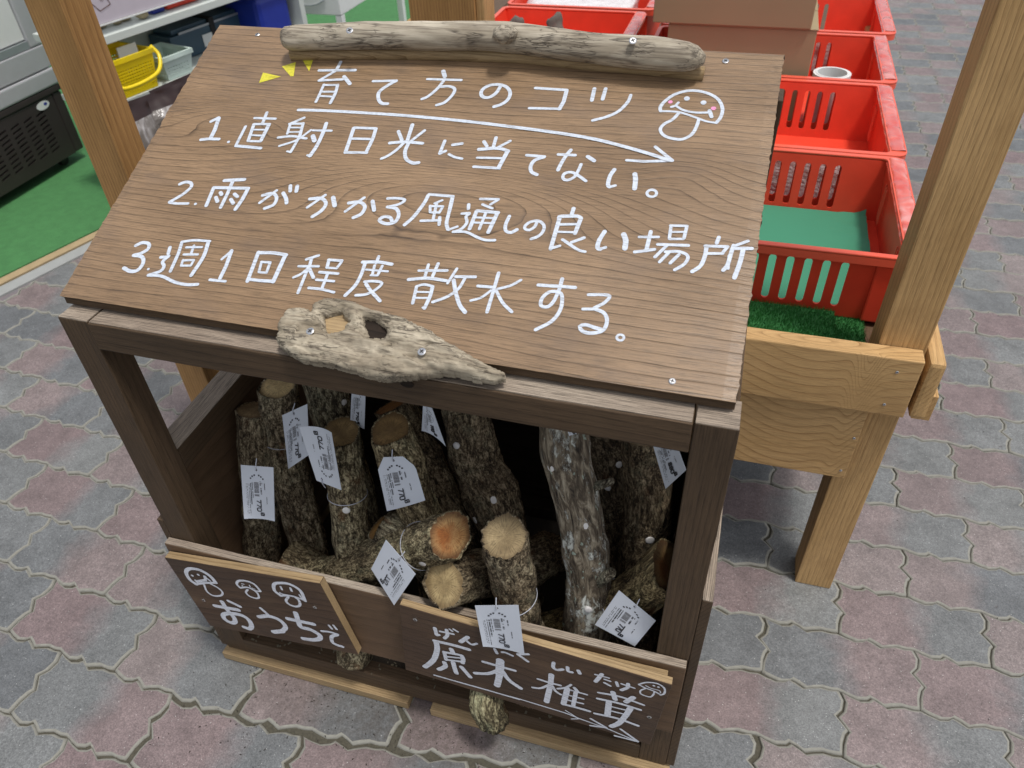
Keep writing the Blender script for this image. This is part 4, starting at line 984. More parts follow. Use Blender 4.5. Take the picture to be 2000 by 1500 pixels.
# ------------------------------------------------------------ price tags
def digits(s, u0, v0, h, wd):
    D7 = [[(0, 1), (1, 1), (.35, 0)]]; D0 = [[(.2, 0), (0, .2), (0, .8), (.2, 1), (.8, 1), (1, .8), (1, .2), (.8, 0), (.2, 0)]]
    D8 = [[(.5, .52), (.1, .68), (.1, .88), (.3, 1), (.7, 1), (.9, .88), (.9, .68), (.5, .52), (.05, .3), (.05, .12), (.3, 0), (.7, 0), (.95, .12), (.95, .3), (.5, .52)]]
    out = []
    for i, ch in enumerate(s):
        for pl in {'7': D7, '0': D0, '8': D8}[ch]: out.append([(u0+h*q[1]-h, v0+i*wd*1.25+q[0]*wd) for q in pl])
    return out
def price_tag(quad, label, num='770', cutc=True, curl=0.0, flip=False, hole=(.47, .07)):
    """quad: TL,TR,BR,BL world points where the top edge carries the hole"""
    Q = [Vector(q) for q in quad]; o = (Q[0]+Q[1]+Q[2]+Q[3])/4
    ex = ((Q[1]+Q[2])-(Q[0]+Q[3])).normalized(); ey0 = ((Q[3]+Q[2])-(Q[0]+Q[1])); nz_ = ex.cross(-ey0).normalized()
    if nz_.dot(Vector(CAM)-o) < 0: nz_ = -nz_
    def P(u, v, h=0):
        p = Q[0]*(1-u)*(1-v)+Q[1]*u*(1-v)+Q[2]*u*v+Q[3]*(1-u)*v
        cz = curl*((u-.5)*2)**2*(v)*.006-curl*.003
        return p-o+nz_*(cz+h)
    root = empty('price_tag', label, 'price tag', o, 'white price tags hanging on the logs')
    outl = [(0, .22), (.22, 0), (.75, 0), (.97, .2), (1, .3), (1, 1), (0, 1)] if cutc else [(0, 0), (1, 0), (1, 1), (0, 1)]
    hol = circ(hole[0], hole[1], .035, .026, 10)
    base = plate(outl, [hol], 0, 'tag'); bm = bmesh.new(); bm.from_mesh(base)
    for k in range(1, 8): bmesh.ops.bisect_plane(bm, geom=bm.verts[:]+bm.edges[:]+bm.faces[:], plane_co=(k/8, 0, 0), plane_no=(1, 0, 0)); bmesh.ops.bisect_plane(bm, geom=bm.verts[:]+bm.edges[:]+bm.faces[:], plane_co=(0, k/8, 0), plane_no=(0, 1, 0))
    for v in bm.verts: v.co = P(v.co.x, v.co.y)
    bmesh.ops.remove_doubles(bm, verts=bm.verts, dist=1e-6)
    bmesh.ops.recalc_face_normals(bm, faces=bm.faces)
    bmesh.ops.solidify(bm, geom=bm.faces[:], thickness=.0003)
    put('card', bm2me(bm, 'card'), M_tag, root, Matrix.Translation(o), smooth=False)
    def rects(name, L, mat):
        vs = []; fs = []
        for (u0, v0, u1, v1) in L:
            m = max(1, int(abs(v1-v0)/.12))
            for k in range(m):
                a = v0+(v1-v0)*k/m; c = v0+(v1-v0)*(k+1)/m; b = len(vs)
                vs += [P(u0, a, .0007), P(u1, a, .0007), P(u1, c, .0007), P(u0, c, .0007)]; fs.append((b, b+1, b+2, b+3))
        put(name, mesh(name, vs, fs), mat, root, Matrix.Translation(o))
    rg_ = random.Random(int(o.x*9999)); v = .30; bars = []
    while v < .56:
        t = rg_.choice((.004, .006, .009)); bars.append((.37, v, .52, v+t)); v += t+rg_.choice((.004, .006))
    bars = [b for b in bars if not .50 < b[1] < .52]
    rects('barcode', bars, M_inkg)
    tx = []
    for (u, wd, v0, v1, duty) in ((.32, .020, .30, .60, .8), (.27, .030, .32, .72, .9), (.22, .016, .32, .93, .8), (.165, .014, .33, .90, .7), (.13, .010, .33, .9, .6), (.57, .035, .28, .36, .9), (.62, .02, .30, .33, .9), (.70, .026, .31, .43, .85), (.755, .02, .56, .70, .8), (.585, .04, .40, .52, .75)):
        vv_ = v0
        while vv_ < v1:
            l = rg_.uniform(.01, .022); 
            if rg_.random() < duty: tx.append((u-wd/2, vv_, u+wd/2, min(v1, vv_+l*.75)))
            vv_ += l
    for a in range(-3, 4):
        if a == 0: continue
        t = a*.26; cu, cv = .47+.27*math.sin(t), .40-.24*math.cos(t); tx.append((cu-.022, cv-.014, cu+.022, cv+.014))
    rects('small_print', tx, M_ink)
    vs = []; fs = []
    for pl in digits(num, .555, .63, .125, .062)+[[(.64, .875), (.54, .875), (.54, .925), (.64, .925), (.64, .885)], [(.58, .885), (.60, .915)]]:
        for (a, b), (c, d) in zip(pl, pl[1:]):
            A_ = P(a, b, .0009); B_ = P(c, d, .0009); dd = (B_-A_).normalized(); m = nz_.cross(dd)*.0008; k = len(vs); vs += [A_-m-dd*.0003, B_-m+dd*.0003, B_+m+dd*.0003, A_+m-dd*.0003]; fs.append((k, k+1, k+2, k+3))
    put('price', mesh('price', vs, fs), M_ink, root, Matrix.Translation(o))
    # short loop of the tie through the hole
    hp = P(*hole); up = (P(hole[0], -.12, -.003))
    put('tie', tube_me(spl([hp-nz_*.002, hp+nz_*.0012, P(hole[0], 0, .0012), up], .001), .0007, 6, name='tie'), M_wire, root, Matrix.Translation(o), smooth=True)
    return root
def tq(pts, ys): return [aty(px, py, y) for (px, py), y in zip(pts, ys)]
price_tag(tq([(469, 909), (533, 914), (538, 1017), (478, 1012)], (.075, .075, .055, .045)), 'white 770 price tag on the leftmost log, lower left of the opening', curl=.6, cutc=False)
price_tag(tq([(551, 811), (600, 789), (604, 888), (563, 916)], (.125, .11, .085, .1)), 'shaded white 770 price tag partly behind the curled one', cutc=False)
price_tag(tq([(665, 960), (616, 941), (587, 831), (650, 842)], (.062, .062, .075, .07)), 'curled white 770 price tag turned upside down on the flat-topped log', curl=1, cutc=False, hole=(.75, .07))
price_tag(tq([(734, 893), (806, 890), (830, 978), (755, 999)], (.082, .082, .065, .065)), 'octagonal-topped white 770 price tag on the bent log', curl=-.3)
price_tag(tq([(826, 789), (844, 800), (871, 869), (824, 839)], (.125, .12, .12, .11)), 'narrow folded white price tag under the top rail', cutc=False, hole=(.35, .3), curl=1)
price_tag(tq([(688, 745), (714, 762), (712, 838), (684, 825)], (.15, .15, .15, .15)), 'white price tag in deep shade behind the leaning log', cutc=False)
price_tag(tq([(812, 1121), (754, 1054), (725, 1111), (770, 1182)], (-.022, .0, .0, -.024)), 'white 770 price tag hanging from the orange-ended lying log', cutc=False, hole=(.5, .1))
price_tag(tq([(927, 1184), (1012, 1183), (1025, 1277), (944, 1261)], (-.038, -.038, -.044, -.044)), 'white 770 price tag hanging over the right name board', cutc=False, curl=.4, hole=(.5, .06))
price_tag(tq([(1209, 1153), (1281, 1212), (1240, 1262), (1162, 1220)], (.018, .018, .008, .012)), 'white 770 price tag tilted in the lower right corner of the opening', cutc=False)
price_tag(tq([(1268, 845), (1312, 842), (1340, 918), (1300, 955)], (.12, .12, .10, .11)), 'white 880 price tag at the upper right beside the post', '880', cutc=False)
price_tag(tq([(1098, 815), (1140, 818), (1128, 846), (1112, 851)], (.06, .06, .06, .06)), 'white price tag whose tip just shows on the lichen log', cutc=False)
# ------------------------------------------------------------ wooden stall behind
stall = empty('market_stall', 'pale cedar market stall with four posts carrying red baskets, behind the display stand', 'market stall', (.35, 1.2, 0))
plank('post', (.936, .400, 0), (.997, .458, 1.55), M_cedar, stall, 'z', bev=.002)
plank('post', (-.291, .400, 0), (-.229, .458, 1.55), M_cedar2, stall, 'z', bev=.002)
p0 = aty(797, 0, .95); p1 = aty(926, 0, .95)
plank('post', (p0.x, .95, 0), (p1.x, 1.02, 1.4), M_cedar2, stall, 'z', bev=.002)
plank('post', (p1.x+.001, .957, 0), (p1.x+.017, 1.02, 1.4), M_cedar, stall, 'z', bev=.001)
plank('post', (.98, 2.38, 0), (1.04, 2.44, .5), M_cedar, stall, 'z', bev=.002)
plank('front_apron', (-.29, .370, .453), (.992, .399, .553), M_apron, stall, 'x', bev=.002, cuts=20, rough=.0005)
plank('front_apron', (-.25, .380, .305), (.949, .399, .4515), M_apron, stall, 'x', bev=.0015)
plank('side_apron', (.9985, .372, .453), (1.020, 2.42, .552), M_cedar, stall, 'y', bev=.006)
plank('side_rail', (1.021, .43, .405), (1.034, 2.4, .452), M_cedar, stall, 'y', bev=.001); plank('side_rail', (1.0345, .43, .405), (1.046, 2.4, .452), M_cedar, stall, 'y', bev=.001)
plank('side_apron', (-.31, .40, .453), (-.292, 2.4, .552), M_cedar2, stall, 'y', bev=.002)
for i in range(8):
    x = -.28+i*.16; plank('table_board', (x, .4595, .48), (x+.156 if i < 7 else .998, 2.4, .498), M_dark2, stall, 'yv' if 0 else 'y', bev=.001)
for px, py in ((1752, 727), (1727, 790)): screw(aty(px, py, .3695), (0, -1, 0), stall.children[5] if 0 else bpy.data.objects['front_apron'], .55)
for px, py in ((1668, 856), (1642, 919)): screw(aty(px, py, .3795), (0, -1, 0), bpy.data.objects['front_apron.001'], .55)
# turf offcuts
def turf(name, lo, hi, lab, n, rz=0):
    root = empty(name, lab, 'artificial turf', ((lo[0]+hi[0])/2, (lo[1]+hi[1])/2, lo[2]))
    plank('turf_backing', lo, (hi[0], hi[1], hi[2]-.006), M_turf, root, 'x', bev=.003)
    vs = []; fs = []
    for i in range(n):
        f = random.random(); x = random.uniform(lo[0], hi[0])
        if f < .55: y = random.uniform(lo[1], hi[1]); z = hi[2]-.006; d = Vector((random.uniform(-.4, .4), random.uniform(-.6, .3), 1))
        else: y = lo[1]; z = random.uniform(lo[2], hi[2]-.006); d = Vector((random.uniform(-.4, .4), -1, random.uniform(-.3, .5)))
        d = d.normalized()*random.uniform(.004, .008); s = Vector((random.uniform(-1, 1), random.uniform(-1, 1), .2)).normalized()*.0005; b = len(vs); p = Vector((x, y, z))
        vs += [p-s, p+s, p+d]; fs.append((b, b+1, b+2))
    o = put('turf_blades', mesh('blades', vs, fs), M_turfb, root); o['kind'] = 'stuff'
M_turfb = plain('turf_blades', (.04, .21, .045), .5, .5, scale=400)
turf('turf_strip', (.55, .412, .499), (.889, .512, .529), 'strip of green artificial turf along the front edge of the stall', 26000)
turf('turf_piece', (.893, .466, .499), (.935, .56, .511), 'small rounded piece of green artificial turf under the basket corner', 3000)
# ------------------------------------------------------------ red baskets
def basket_parts(root, x0, x1, y0, y1, zf, zr, inner=False):
    """tapered basket; wall plates with slots"""
    tp = .018
    def wallplate(P0, P1, T0, T1, holes, nm, t=.003):
        # bottom P0->P1, top T0->T1; local frame x along, y up the wall
        P0, P1, T0, T1 = map(Vector, (P0, P1, T0, T1)); ax = (P1-P0).normalized(); up = ((T0+T1)/2-(P0+P1)/2); up = (up-ax*up.dot(ax)).normalized(); nn = ax.cross(up)
        M = Matrix(((ax.x, up.x, nn.x, P0.x), (ax.y, up.y, nn.y, P0.y), (ax.z, up.z, nn.z, P0.z), (0, 0, 0, 1))); Mi = M.inverted()
        q = [Mi@p for p in (P0, P1, T1, T0)]
        me = plate([(a.x, a.y) for a in q], holes, t, nm); return put(nm, me, M_red, root, M)
    a = [(x0+tp, y0+.012, zf), (x1-tp, y0+.012, zf), (x1-tp, y1-tp, zf), (x0+tp, y1-tp, zf)]; b = [(x0+.008, y0+.008, zr-.003), (x1-.026, y0+.008, zr-.003), (x1-.026, y1-.008, zr-.003), (x0+.008, y1-.008, zr-.003)]
    Lx = (x1-x0)-2*tp; h = zr-zf
    xs_ = [.887-.0255*i for i in range(20) if .887-.0255*i > x0+.05 and .887-.0255*i < x1-.09]
    sl = [slot(q-a[0][0], h*.50, .0112, h*.70) for q in xs_]
    wallplate(a[0], a[1], b[0], b[1], sl, 'front_wall')
    wallplate(a[2], a[3], b[2], b[3], [slot(a[2][0]-q, h*.50, .0112, h*.70) for q in xs_], 'back_wall')
    wallplate(a[1], a[2], b[1], b[2], [], 'side_wall'); wallplate(a[3], a[0], b[3], b[0], [], 'side_wall')
    plank('floor', (a[0][0], a[0][1], zf-.002), (a[2][0], a[2][1], zf+.001), M_red, root, 'x', bev=0)
    # rim: rounded frame
    def rr(x0, x1, y0, y1, r, n=5):
        o = []
        for cx, cy, s in ((x1-r, y1-r, 0), (x0+r, y1-r, 1), (x0+r, y0+r, 2), (x1-r, y0+r, 3)):
            for k in range(n+1): t = math.pi/2*(s+k/n); o.append((cx+r*math.cos(t), cy+r*math.sin(t)))
        return o
    me = plate(rr(x0, x1, y0, y1, .02), [rr(x0+.0095, x1-.028, y0+.0095, y1-.0095, .010)], .004, 'rim')
    bm = bmesh.new(); bm.from_mesh(me); bmesh.ops.remove_doubles(bm, verts=bm.verts, dist=1e-6); me2 = bm2me(bm, 'rim')
    rim = put('rim', me2, M_redrim, root, Matrix.Translation((0, 0, zr)))
    me = plate(rr(x0, x1, y0, y1, .02), [rr(x0+.002, x1-.002, y0+.002, y1-.002, .019)], .012, 'lip')
    put('rim_lip', me, M_redrim, root, Matrix.Translation((0, 0, zr-.008)))
    # corner column
    plank('corner_column', (x1-.062, y0+.004, zf), (x1-.02, y0+.016, zr-.004), M_red, root, 'z', bev=.003)
    # raised ribs on the side wall
    for k in range(3): plank('rib', (x1-.030+k*.0006, y0+.05+k*.012, zf+.03), (x1-.027, y0+.053+k*.012, zr-.02), M_redrim, root, 'z', bev=.0008)
    for k in range(3): plank('rib', (x1-.030+k*.0006, y1-.09+k*.012, zf+.03), (x1-.027, y1-.087+k*.012, zr-.02), M_redrim, root, 'z', bev=.0008)
    # tape wound round the broad right rim
    vs = []; fs = []; ny_ = 40; nx_ = 6
    for j in range(ny_+1):
        yy = y0+.02+(y1-y0-.03)*j/ny_
        for i in range(nx_+1):
            xx = x1-.030+.032*i/nx_; e = 0 if 0 < i < nx_ else -.006
            vs.append((xx, yy, zr+.0035+e+.0022*noise.noise(Vector((xx*60, yy*38, x0*5+y0)))))
    for j in range(ny_):
        for i in range(nx_): a_ = j*(nx_+1)+i; fs.append((a_, a_+1, a_+nx_+2, a_+nx_+1))
    put('tape', mesh('tape', vs, fs), M_tape, root, smooth=True)
LAB = ['red plastic basket lined with green cloth, nearest on the stall', 'empty red plastic basket, second from the front', 'red plastic basket holding a carton and a tape roll, third from the front', 'red plastic basket at the back behind the cartons']
YS = [(.513, .862), (.868, 1.226), (1.236, 1.566), (1.580, 1.915)]
for i, ((ya, yb), lb) in enumerate(zip(YS, LAB)):
    x1 = (.990, .996, 1.010, 1.035)[i]
    r = empty('red_basket', lb, 'basket', (.73, (ya+yb)/2, .5), 'red baskets in a row on the stall')
    basket_parts(r, .47, x1, ya, yb, .507 if i == 0 else .505, .62)
    if i == 0: LB0 = r
# cloth in the nearest basket: rumpled near the right end
vs = []; fs = []; nx_, ny_ = 50, 34
for j in range(ny_+1):
    for i in range(nx_+1):
        x = .492+.458*i/nx_; y = .536+.306*j/ny_; e = max(0, (x-.88)/.07); z = .518+.010*e*noise.noise(Vector((x*18, y*75+x*35, 0)))+.012*e*e*.4+(.001 if y > .66 else 0)
        vs.append((x, y, z))
for j in range(ny_):
    for i in range(nx_): a_ = j*(nx_+1)+i; fs.append((a_, a_+1, a_+nx_+2, a_+nx_+1))
tag(put('green_cloth', mesh('cloth', vs, fs), M_mat, smooth=True), 'green cloth lining the bottom of the nearest red basket', 'cloth')
def wrapped(x0, x1, y0, y1, z0, z1, lab):
    bm = bmesh.new(); bmesh.ops.create_cube(bm, size=1); bmesh.ops.subdivide_edges(bm, edges=bm.edges, cuts=9, use_grid_fill=True)
    for v in bm.verts:
        v.co = Vector(((x0+x1)/2+v.co.x*(x1-x0), (y0+y1)/2+v.co.y*(y1-y0), (z0+z1)/2+v.co.z*(z1-z0))); v.co += noise.noise_vector(v.co*60)*.004
        v.co.z = max(z0, v.co.z)
    tag(put('wrapped_pack', bm2me(bm, 'pack'), M_clear, smooth=True), lab, 'plastic pack')
M_clear = plain('white_printed_film', (.85, .83, .83), .12, .35, scale=45, bumpk=1)
wrapped(.56, .935, .893, .918, .508, .598, 'white film-wrapped pack seen through the slots of the nearest basket')
wrapped(.84, .93, 1.606, 1.64, .508, .60, 'white pack seen through the slots behind the tape roll')
tr = aty(1627, 148, 1.262); 
tape = empty('tape_roll', 'wide roll of white printed tape in the third red basket', 'tape roll', (tr.x, 1.262+.03, .507))
def ringtube(name, ro, ri, h, mat, M):
    n = 32; vs = []; fs = []
    for r, z in ((ro, 0), (ro, h), (ri, h), (ri, 0)): vs += [(r*math.cos(2*math.pi*k/n), r*math.sin(2*math.pi*k/n), z) for k in range(n)]
    for j in range(4):
        for k in range(n): fs.append((j*n+k, j*n+(k+1) % n, ((j+1) % 4)*n+(k+1) % n, ((j+1) % 4)*n+k))
    return put(name, mesh(name, vs, fs), mat, tape, M)
ringtube('core', .034, .0310, .112, M_wplas, Matrix.Translation((tr.x, 1.292, .5065))); ringtube('tape_layers', .0395, .0342, .111, M_cup, Matrix.Translation((tr.x, 1.292, .5065)))
n = 0; vs = []; fs = []
for k in range(26):
    a = 2*math.pi*k/26+.03*(k % 3); b = len(vs)
    for da, z in ((0, .106), (.12, .106), (.12, .115-.004*(k % 2)), (0, .115-.004*(k % 2))): vs.append((.0399*math.cos(a+da), .0399*math.sin(a+da), z-.010))
    fs.append((b, b+1, b+2, b+3))
put('print_marks', mesh('marks', vs, fs), M_brown, tape, Matrix.Translation((tr.x, 1.292, .5065)))
# cartons
def carton(lo, hi, lab):
    r = empty('cardboard_box', lab, 'cardboard box', ((lo[0]+hi[0])/2, (lo[1]+hi[1])/2, lo[2]))
    plank('box_body', lo, (hi[0], hi[1], hi[2]-.002), M_carton, r, 'x', bev=.002)
    ym = (lo[1]+hi[1])/2
    plank('flap', (lo[0]+.001, lo[1]-.001, hi[2]-.0018), (hi[0]+.002, ym-.002, hi[2]+.001), M_carton, r, 'x', bev=.0006); plank('flap', (lo[0]+.001, ym+.002, hi[2]-.0018), (hi[0]+.002, hi[1], hi[2]+.001), M_carton, r, 'x', bev=.0006)
    return r
carton((.524, 1.262, .508), (.832, 1.545, .711), 'lower brown cardboard box standing in the third red basket')
carton((.490, 1.255, .713), (.818, 1.56, .93), 'upper brown cardboard box stacked on the lower one')
# baskets and roots at the back left of the stall
rb = empty('red_basket', 'red plastic basket with film-wrapped goods at the back left of the stall', 'basket', (.25, 1.95, .5), 'red baskets in a row on the stall')
basket_parts(rb, .02, .42, 1.35, 1.68, .505, .62)
rb2 = empty('red_basket', 'farther red basket with wrapped goods on the back left of the stall', 'basket', (.25, 2.2, .5), 'red baskets in a row on the stall')
basket_parts(rb2, .02, .44, 1.70, 2.02, .505, .62)
wrapped(.05, .36, 1.72, 1.95, .508, .60, 'clear film-wrapped goods in the back left basket')
for i, (px, py, l) in enumerate(((1012, 35, 'grey root lump standing left in the back basket'), (1085, 30, 'grey root lump leaning right in the back basket'))):
    c = aty(px, py+24, 1.45); bm = bmesh.new(); bmesh.ops.create_icosphere(bm, subdivisions=3, radius=.022)
    for v in bm.verts: v.co.z *= 1.5; v.co *= 1+.5*noise.noise(v.co*50+Vector((i*3, 0, 0)))
    tag(put('root_lump', bm2me(bm, 'root'), M_grey, None, Matrix.Translation(c), smooth=True), l, 'root')
# ------------------------------------------------------------ shop things at the left
fr = empty('chest_freezer', 'dark brown freezer base with vent slots under a pale aluminium display case', 'freezer', (-2.0, 1.3, 0))
def xplate(name, outer, holes, t, x, mat, parent):   # plate in a plane x = const, coordinates (y, z)
    return put(name, plate(outer, holes, t, name), mat, parent, Matrix(((0, 0, 1, x), (1, 0, 0, 0), (0, 1, 0, 0), (0, 0, 0, 1))))
hs = []
for cy in (1.575, 1.515, 1.455, 1.395, 1.335, 1.275):
    for k in range(9): hs.append([(cy-.02, .222-k*.0165), (cy+.02, .228-k*.0165), (cy+.02, .234-k*.0165), (cy-.02, .228-k*.0165)])
xplate('vent_panel', [(.9, .05), (1.655, .05), (1.655, .268), (.9, .268)], hs, .004, -1.698, M_fdark, fr)
plank('base_cabinet', (-2.5, .9, .05), (-1.712, 1.70, .268), M_black, fr, 'y', bev=.004); plank('corner_trim', (-1.712, 1.658, .05), (-1.696, 1.70, .268), M_fdark, fr, 'z', bev=.006)
plank('base_top', (-2.5, .9, .270), (-1.692, 1.705, .292), M_fdark, fr, 'y', bev=.004)
plank('lower_band', (-2.5, .9, .294), (-1.690, 1.71, .348), M_alu, fr, 'y', bev=.006); plank('upper_band', (-2.5, .9, .352), (-1.696, 1.715, .425), M_alu, fr, 'y', bev=.004)
plank('door_frame', (-1.73, 1.655, .427), (-1.698, 1.75, 1.1), M_alu, fr, 'z', bev=.006); plank('glass_door', (-1.725, .9, .455), (-1.708, 1.653, 1.1), M_wplas, fr, 'z', bev=.003); plank('door_gasket', (-1.722, .9, .427), (-1.700, 1.653, .452), M_steel, fr, 'y')
plank('case_back', (-2.5, .9, .427), (-1.735, 1.75, 1.1), M_alu, fr, 'y')
cst = atx(84, 206, -1.694); st = put('sticker', plate(circ(0, 0, .030, .014, 20), [], .0008, 's'), M_wplas, fr, Matrix(((0, 0, 1, -1.694), (1, 0, 0, cst.y), (0, 1, 0, cst.z), (0, 0, 0, 1))))
put('sticker_mark', plate(circ(.012, .002, .008, .005, 12), [], .0008, 's'), M_blue, fr, Matrix(((0, 0, 1, -1.6932), (1, 0, 0, cst.y), (0, 1, 0, cst.z), (0, 0, 0, 1))))
for y in (1.62, 1.0): put('castor', tube_me([Vector((-.012, 0, 0)), Vector((.012, 0, 0))], .019, 16, name='castor'), M_black, fr, Matrix.Translation((-1.74, y, .031)))
# shelf unit
SD = Vector((.245, .97, 0)).normalized(); SN = Vector((SD.y, -SD.x, 0)); S0 = Vector((-1.21, 1.36, 0))
MSH = Matrix(((SD.x, -SN.x, 0, S0.x), (SD.y, -SN.y, 0, S0.y), (0, 0, 1, 0), (0, 0, 0, 1)))  # local x along, y into the shop, z up
def lb(name, lo, hi, mat, parent, bev=.0015, M=MSH):
    lo = Vector(lo); hi = Vector(hi); c = (lo+hi)/2; d = hi-lo
    return put(name, box_me(d.x, d.y, d.z, bev), mat, parent, M@Matrix.Translation(c))
lx_ = .03
sh = empty('shelf_unit', 'white two-level shop shelf with a lilac panel above its upper board', 'shelf', S0)
lb('upper_board', (.03, 0, .522), (.93, .25, .545), M_shelf, sh); lb('lower_board', (.04, .0, .335), (.93, .25, .355), M_shelf, sh); lb('bottom_board', (.06, 0, .04), (.93, .25, .06), M_shelf, sh)
lb('end_panel', (.932, -.004, 0), (.956, .42, .9), M_shelf, sh); lb('back_panel', (.28, .252, .0), (.956, .26, .9), M_shelf, sh)
pn = tag(lb('notice_panel', (.04, .015, .575), (.62, .022, 1.1), M_pinkish, None), 'lilac notice panel with brown drawing above the shelf goods', 'panel')
put('panel_edge', box_me(.58, .004, .004, 0), M_wplas, pn, MSH@Matrix.Translation((.33, .012, .573)))
bx = [(.06, .70), (.13, .61), (.17, .62), (.155, .67), (.10, .72)]
vs = []; fs = []
def seg(a, b, wd):
    a = Vector((a[0], .0135, a[1])); b = Vector((b[0], .0135, b[1])); d = (b-a).normalized(); m = Vector((-d.z, 0, d.x))*wd; k = len(vs); vs.extend([a-m, b-m, b+m, a+m]); fs.append((k, k+1, k+2, k+3))
for a, b in zip(bx, bx[1:]+bx[:1]): seg(a, b, .0012)
for k in range(4): seg((.085+.018*k, .685-.016*k), (.115+.012*k, .70-.022*k), .001)
put('drawing', mesh('drawing', vs, fs), M_brown, pn, MSH)
# goods on the upper board
rg2 = random.Random(5)
for i in range(7):
    bm = bmesh.new(); bmesh.ops.create_icosphere(bm, subdivisions=2, radius=.016)
    for v in bm.verts: v.co *= 1+.5*noise.noise(v.co*70+Vector((i, 0, 0)))
    M = MSH@Matrix.Translation((.05+i*.04, .06+rg2.uniform(-.01, .03), .5445+.014))@Matrix.Diagonal((1.4, 1, .85, 1))
    tag(put('tan_stone', bm2me(bm, 'stone'), M_pebble, None, M, smooth=True), ('leftmost tan stone in the row on the upper shelf board', 'second tan stone from the stall post on the upper shelf', 'third tan stone from the stall post on the upper shelf', 'middle tan stone of the seven on the upper shelf', 'fifth tan stone from the stall post on the upper shelf', 'tan stone next to last before the blue packet', 'tan stone beside the small blue packet')[i], 'stone', 'tan stones on the shelf')
tag(lb('blue_packet', (.33, .05, .546), (.38, .12, .572), M_blue, None, .006), 'small blue packet on the upper shelf board beside the stones', 'packet')
tag(lb('red_packet', (.39, .05, .546), (.53, .13, .570), M_red, None, .008), 'red packet lying on the upper shelf board', 'packet')
# yellow basket with handle
def wickerbox(root, x0, x1, y0, y1, z0, z1, mat, hole, pitch, M=MSH, tp=.012):
    def w_(lo, ax, up, L, H, nm):
        hs = []; nxh = int((L-.02)/pitch); nyh = int((H-.03)/pitch)
        for i in range(nxh):
            for j in range(nyh):
                cx = .012+pitch*(i+.5); cy = .010+pitch*(j+.5); h_ = hole/2; hs.append([(cx-h_, cy-h_*.7), (cx+h_, cy-h_*.7), (cx+h_, cy+h_*.7), (cx-h_, cy+h_*.7)])
        me = plate([(tp, 0), (L-tp, 0), (L, H), (0, H)], hs, .002, nm); ax = Vector(ax); up = Vector(up).normalized(); nn = ax.cross(up)
        Mw = Matrix(((ax.x, up.x, nn.x, lo[0]), (ax.y, up.y, nn.y, lo[1]), (ax.z, up.z, nn.z, lo[2]), (0, 0, 0, 1))); put(nm, me, mat, root, M@Mw)
    w_((x0, y0+tp, z0), (1, 0, 0), (0, -tp/(z1-z0), 1), x1-x0, z1-z0, 'mesh_wall'); w_((x0, y1-tp, z0), (1, 0, 0), (0, tp/(z1-z0), 1), x1-x0, z1-z0, 'mesh_wall')
    w_((x0+tp, y0, z0), (0, 1, 0), (-tp/(z1-z0), 0, 1), y1-y0, z1-z0, 'mesh_wall'); w_((x1-tp, y0, z0), (0, 1, 0), (tp/(z1-z0), 0, 1), y1-y0, z1-z0, 'mesh_wall')
    put('rim', plate([(x0-.004, y0-.004), (x1+.004, y0-.004), (x1+.004, y1+.004), (x0-.004, y1+.004)], [[(x0+.004, y0+.004), (x1-.004, y0+.004), (x1-.004, y1-.004), (x0+.004, y1-.004)]], .014, 'rim'), mat, root, M@Matrix.Translation((0, 0, z1)))
    lb('floor', (x0+tp, y0+tp, z0), (x1-tp, y1-tp, z0+.003), mat, root, 0, M)
yb = empty('yellow_basket', 'yellow mesh basket with a carrying handle on the lower shelf board', 'basket', MSH@Vector((.17, .1, .356)))
MY = MSH@Matrix.Translation((0, -.005, 0))
wickerbox(yb, .06, .245, .0, .17, .357, .468, M_yplas, .006, .0095, MY)
hp = [Vector((.06, -.012, .47)), Vector((.065, -.03, .41)), Vector((.13, -.034, .398)), Vector((.22, -.03, .41)), Vector((.262, -.004, .445)), Vector((.258, .02, .475))]
put('handle', tube_me([p-hp[0] for p in spl(hp, .006)], .0065, 10, name='handle'), M_yplas, yb, MY@Matrix.Translation(hp[0]), smooth=True)
tag(lb('receipt', (.15, .03, .44), (.22, .034, .495), M_wplas, None, 0), 'white paper slip sticking out of the yellow basket', 'paper')
wb = empty('white_basket', 'pale green-white plastic basket with small holes behind the yellow one', 'basket', MSH@Vector((.36, .1, .356)))
wickerbox(wb, .272, .395, .0, .15, .357, .425, M_gwhite, .0055, .0115, MSH)
cs = empty('teal_case', 'dark teal case strapped with black webbing on the lower shelf board', 'case', MSH@Vector((.6, .25, .356)))
lb('case_body', (.42, .13, .357), (.84, .245, .44), M_navy, cs, .006); lb('case_lid', (.44, .14, .441), (.80, .24, .458), M_navy, cs, .004)
lb('strap', (.60, .126, .356), (.622, .247, .461), M_black, cs, .001); lb('steel_edge', (.46, .128, .44), (.80, .133, .447), M_steel, cs, .001); lb('paper_label', (.555, .127, .375), (.60, .1285, .415), M_wplas, cs, 0)
bb = lb('blue_bag', (.74, .02, .357), (.90, .20, .50), M_blue, None, .02); tag(bb, 'glossy dark blue plastic bag at the end of the shelf', 'plastic bag')
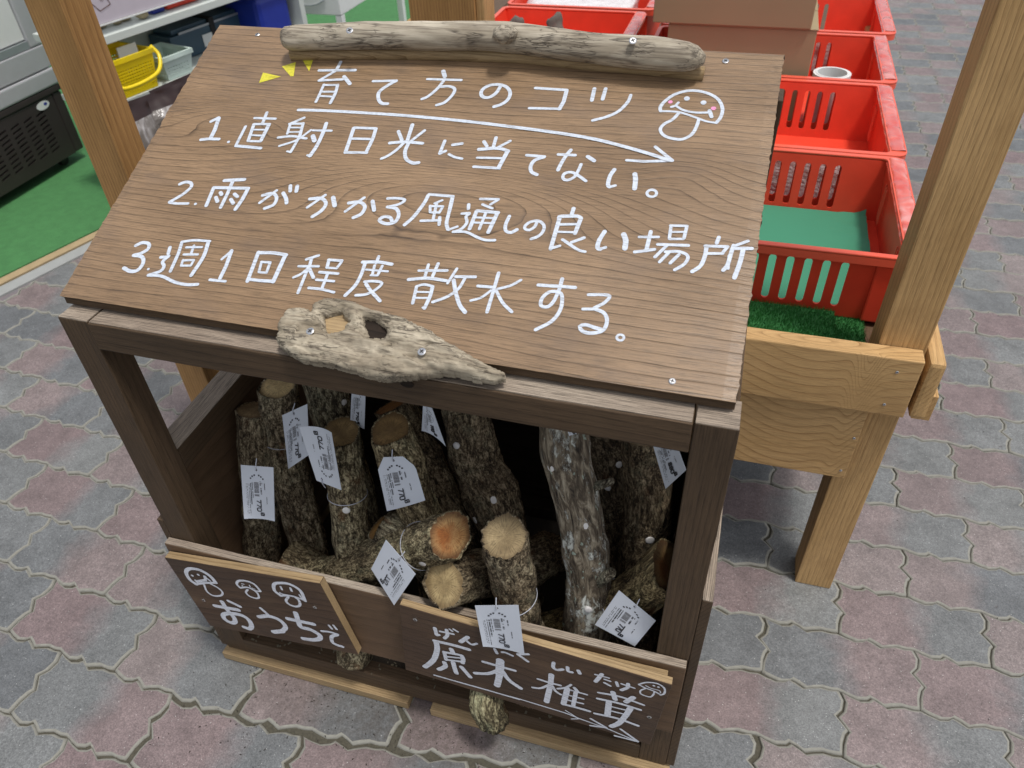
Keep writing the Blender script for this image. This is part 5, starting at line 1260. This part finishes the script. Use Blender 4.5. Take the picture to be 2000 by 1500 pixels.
# film bags in front of the shelf
def bag(c, wd, h, rz, lab, mat2, group):
    r = empty('film_bag', lab, 'bag', c, group)
    vs = []; fs = []; nx_, ny_ = 22, 22
    for s in (1, -1):
        b = len(vs)
        for j in range(ny_+1):
            for i in range(nx_+1):
                u = i/nx_-.5; v = j/ny_; bul = math.cos(u*math.pi)*math.sin(math.pi*min(1, v*1.15))**.6 if v < .87 else .0
                y = s*(.026*max(0, bul)+.0008)+.006*noise.noise(Vector((u*5+c[0]*7, v*6, 2)))
                vs.append((u*wd*(1-.05*v), y, v*h))
        for j in range(ny_):
            for i in range(nx_): a = b+j*(nx_+1)+i; fs.append((a, a+1, a+nx_+2, a+nx_+1))
    me = mesh('bag', vs, fs); me.materials.append(M_film); me.materials.append(mat2)
    for k, p in enumerate(me.polygons):
        j = (k % (nx_*ny_))//nx_
        if j > ny_*.72: p.material_index = 1
    put('bag_body', me, M_film, r, Matrix.Translation(c)@Matrix.Rotation(rz, 4, 'Z')@Matrix.Rotation(-.35, 4, 'X'), smooth=True)
bt = lb('low_crate', (.0, -.30, .013), (.32, -.06, .205), M_fdark, None, .003); tag(bt, 'low dark crate in front of the shelf under the film bags', 'crate')
bg_ = 'brown and clear film bags in front of the shelf'
for k, (px, py, x, lab) in enumerate(((262, 292, -.93, 'crinkled clear bag with dark brown top nearest the stall post'), (318, 262, -.95, 'crinkled clear bag with dark brown top in the middle of the bags'), (350, 222, -1.0, 'crinkled clear bag with dark brown top beside the white basket'))):
    p = MSH@Vector((.02+.11*k, -.13-.03*k*0, .207)); bag((p.x+(.04, .03, 0)[k], p.y-(.02, .0, 0)[k], .207), .20, .185, math.atan2(SD.y, SD.x)+(.1, -.1, .05)[k], lab, M_bagb, bg_)
# white table beyond
tb = empty('white_table', 'white table with square legs standing on the green carpet at the back', 'table', (-.95, 2.6, 0))
A = aty(667, 31, 2.45); 
plank('table_apron', (A.x-.36, 2.45, A.z), (A.x, 3.1, A.z+.12), M_wplas, tb, 'y', bev=.004)
for x in (A.x-.03, A.x-.36):
    for y in (2.451, 3.06): plank('leg', (x+.001, y, .012), (x+.029, y+.03, A.z-.001), M_wplas, tb, 'z', bev=.002)
tx2 = [Vector((A.x-.2, 2.446, A.z+.05)), Vector((A.x-.15, 2.446, A.z+.035)), Vector((A.x-.10, 2.446, A.z+.04)), Vector((A.x-.06, 2.446, A.z+.06))]
put('moulding', tube_me([p-tx2[0] for p in spl(tx2, .01)], .003, 6, name='m'), M_steel, tb, Matrix.Translation(tx2[0]), smooth=True)
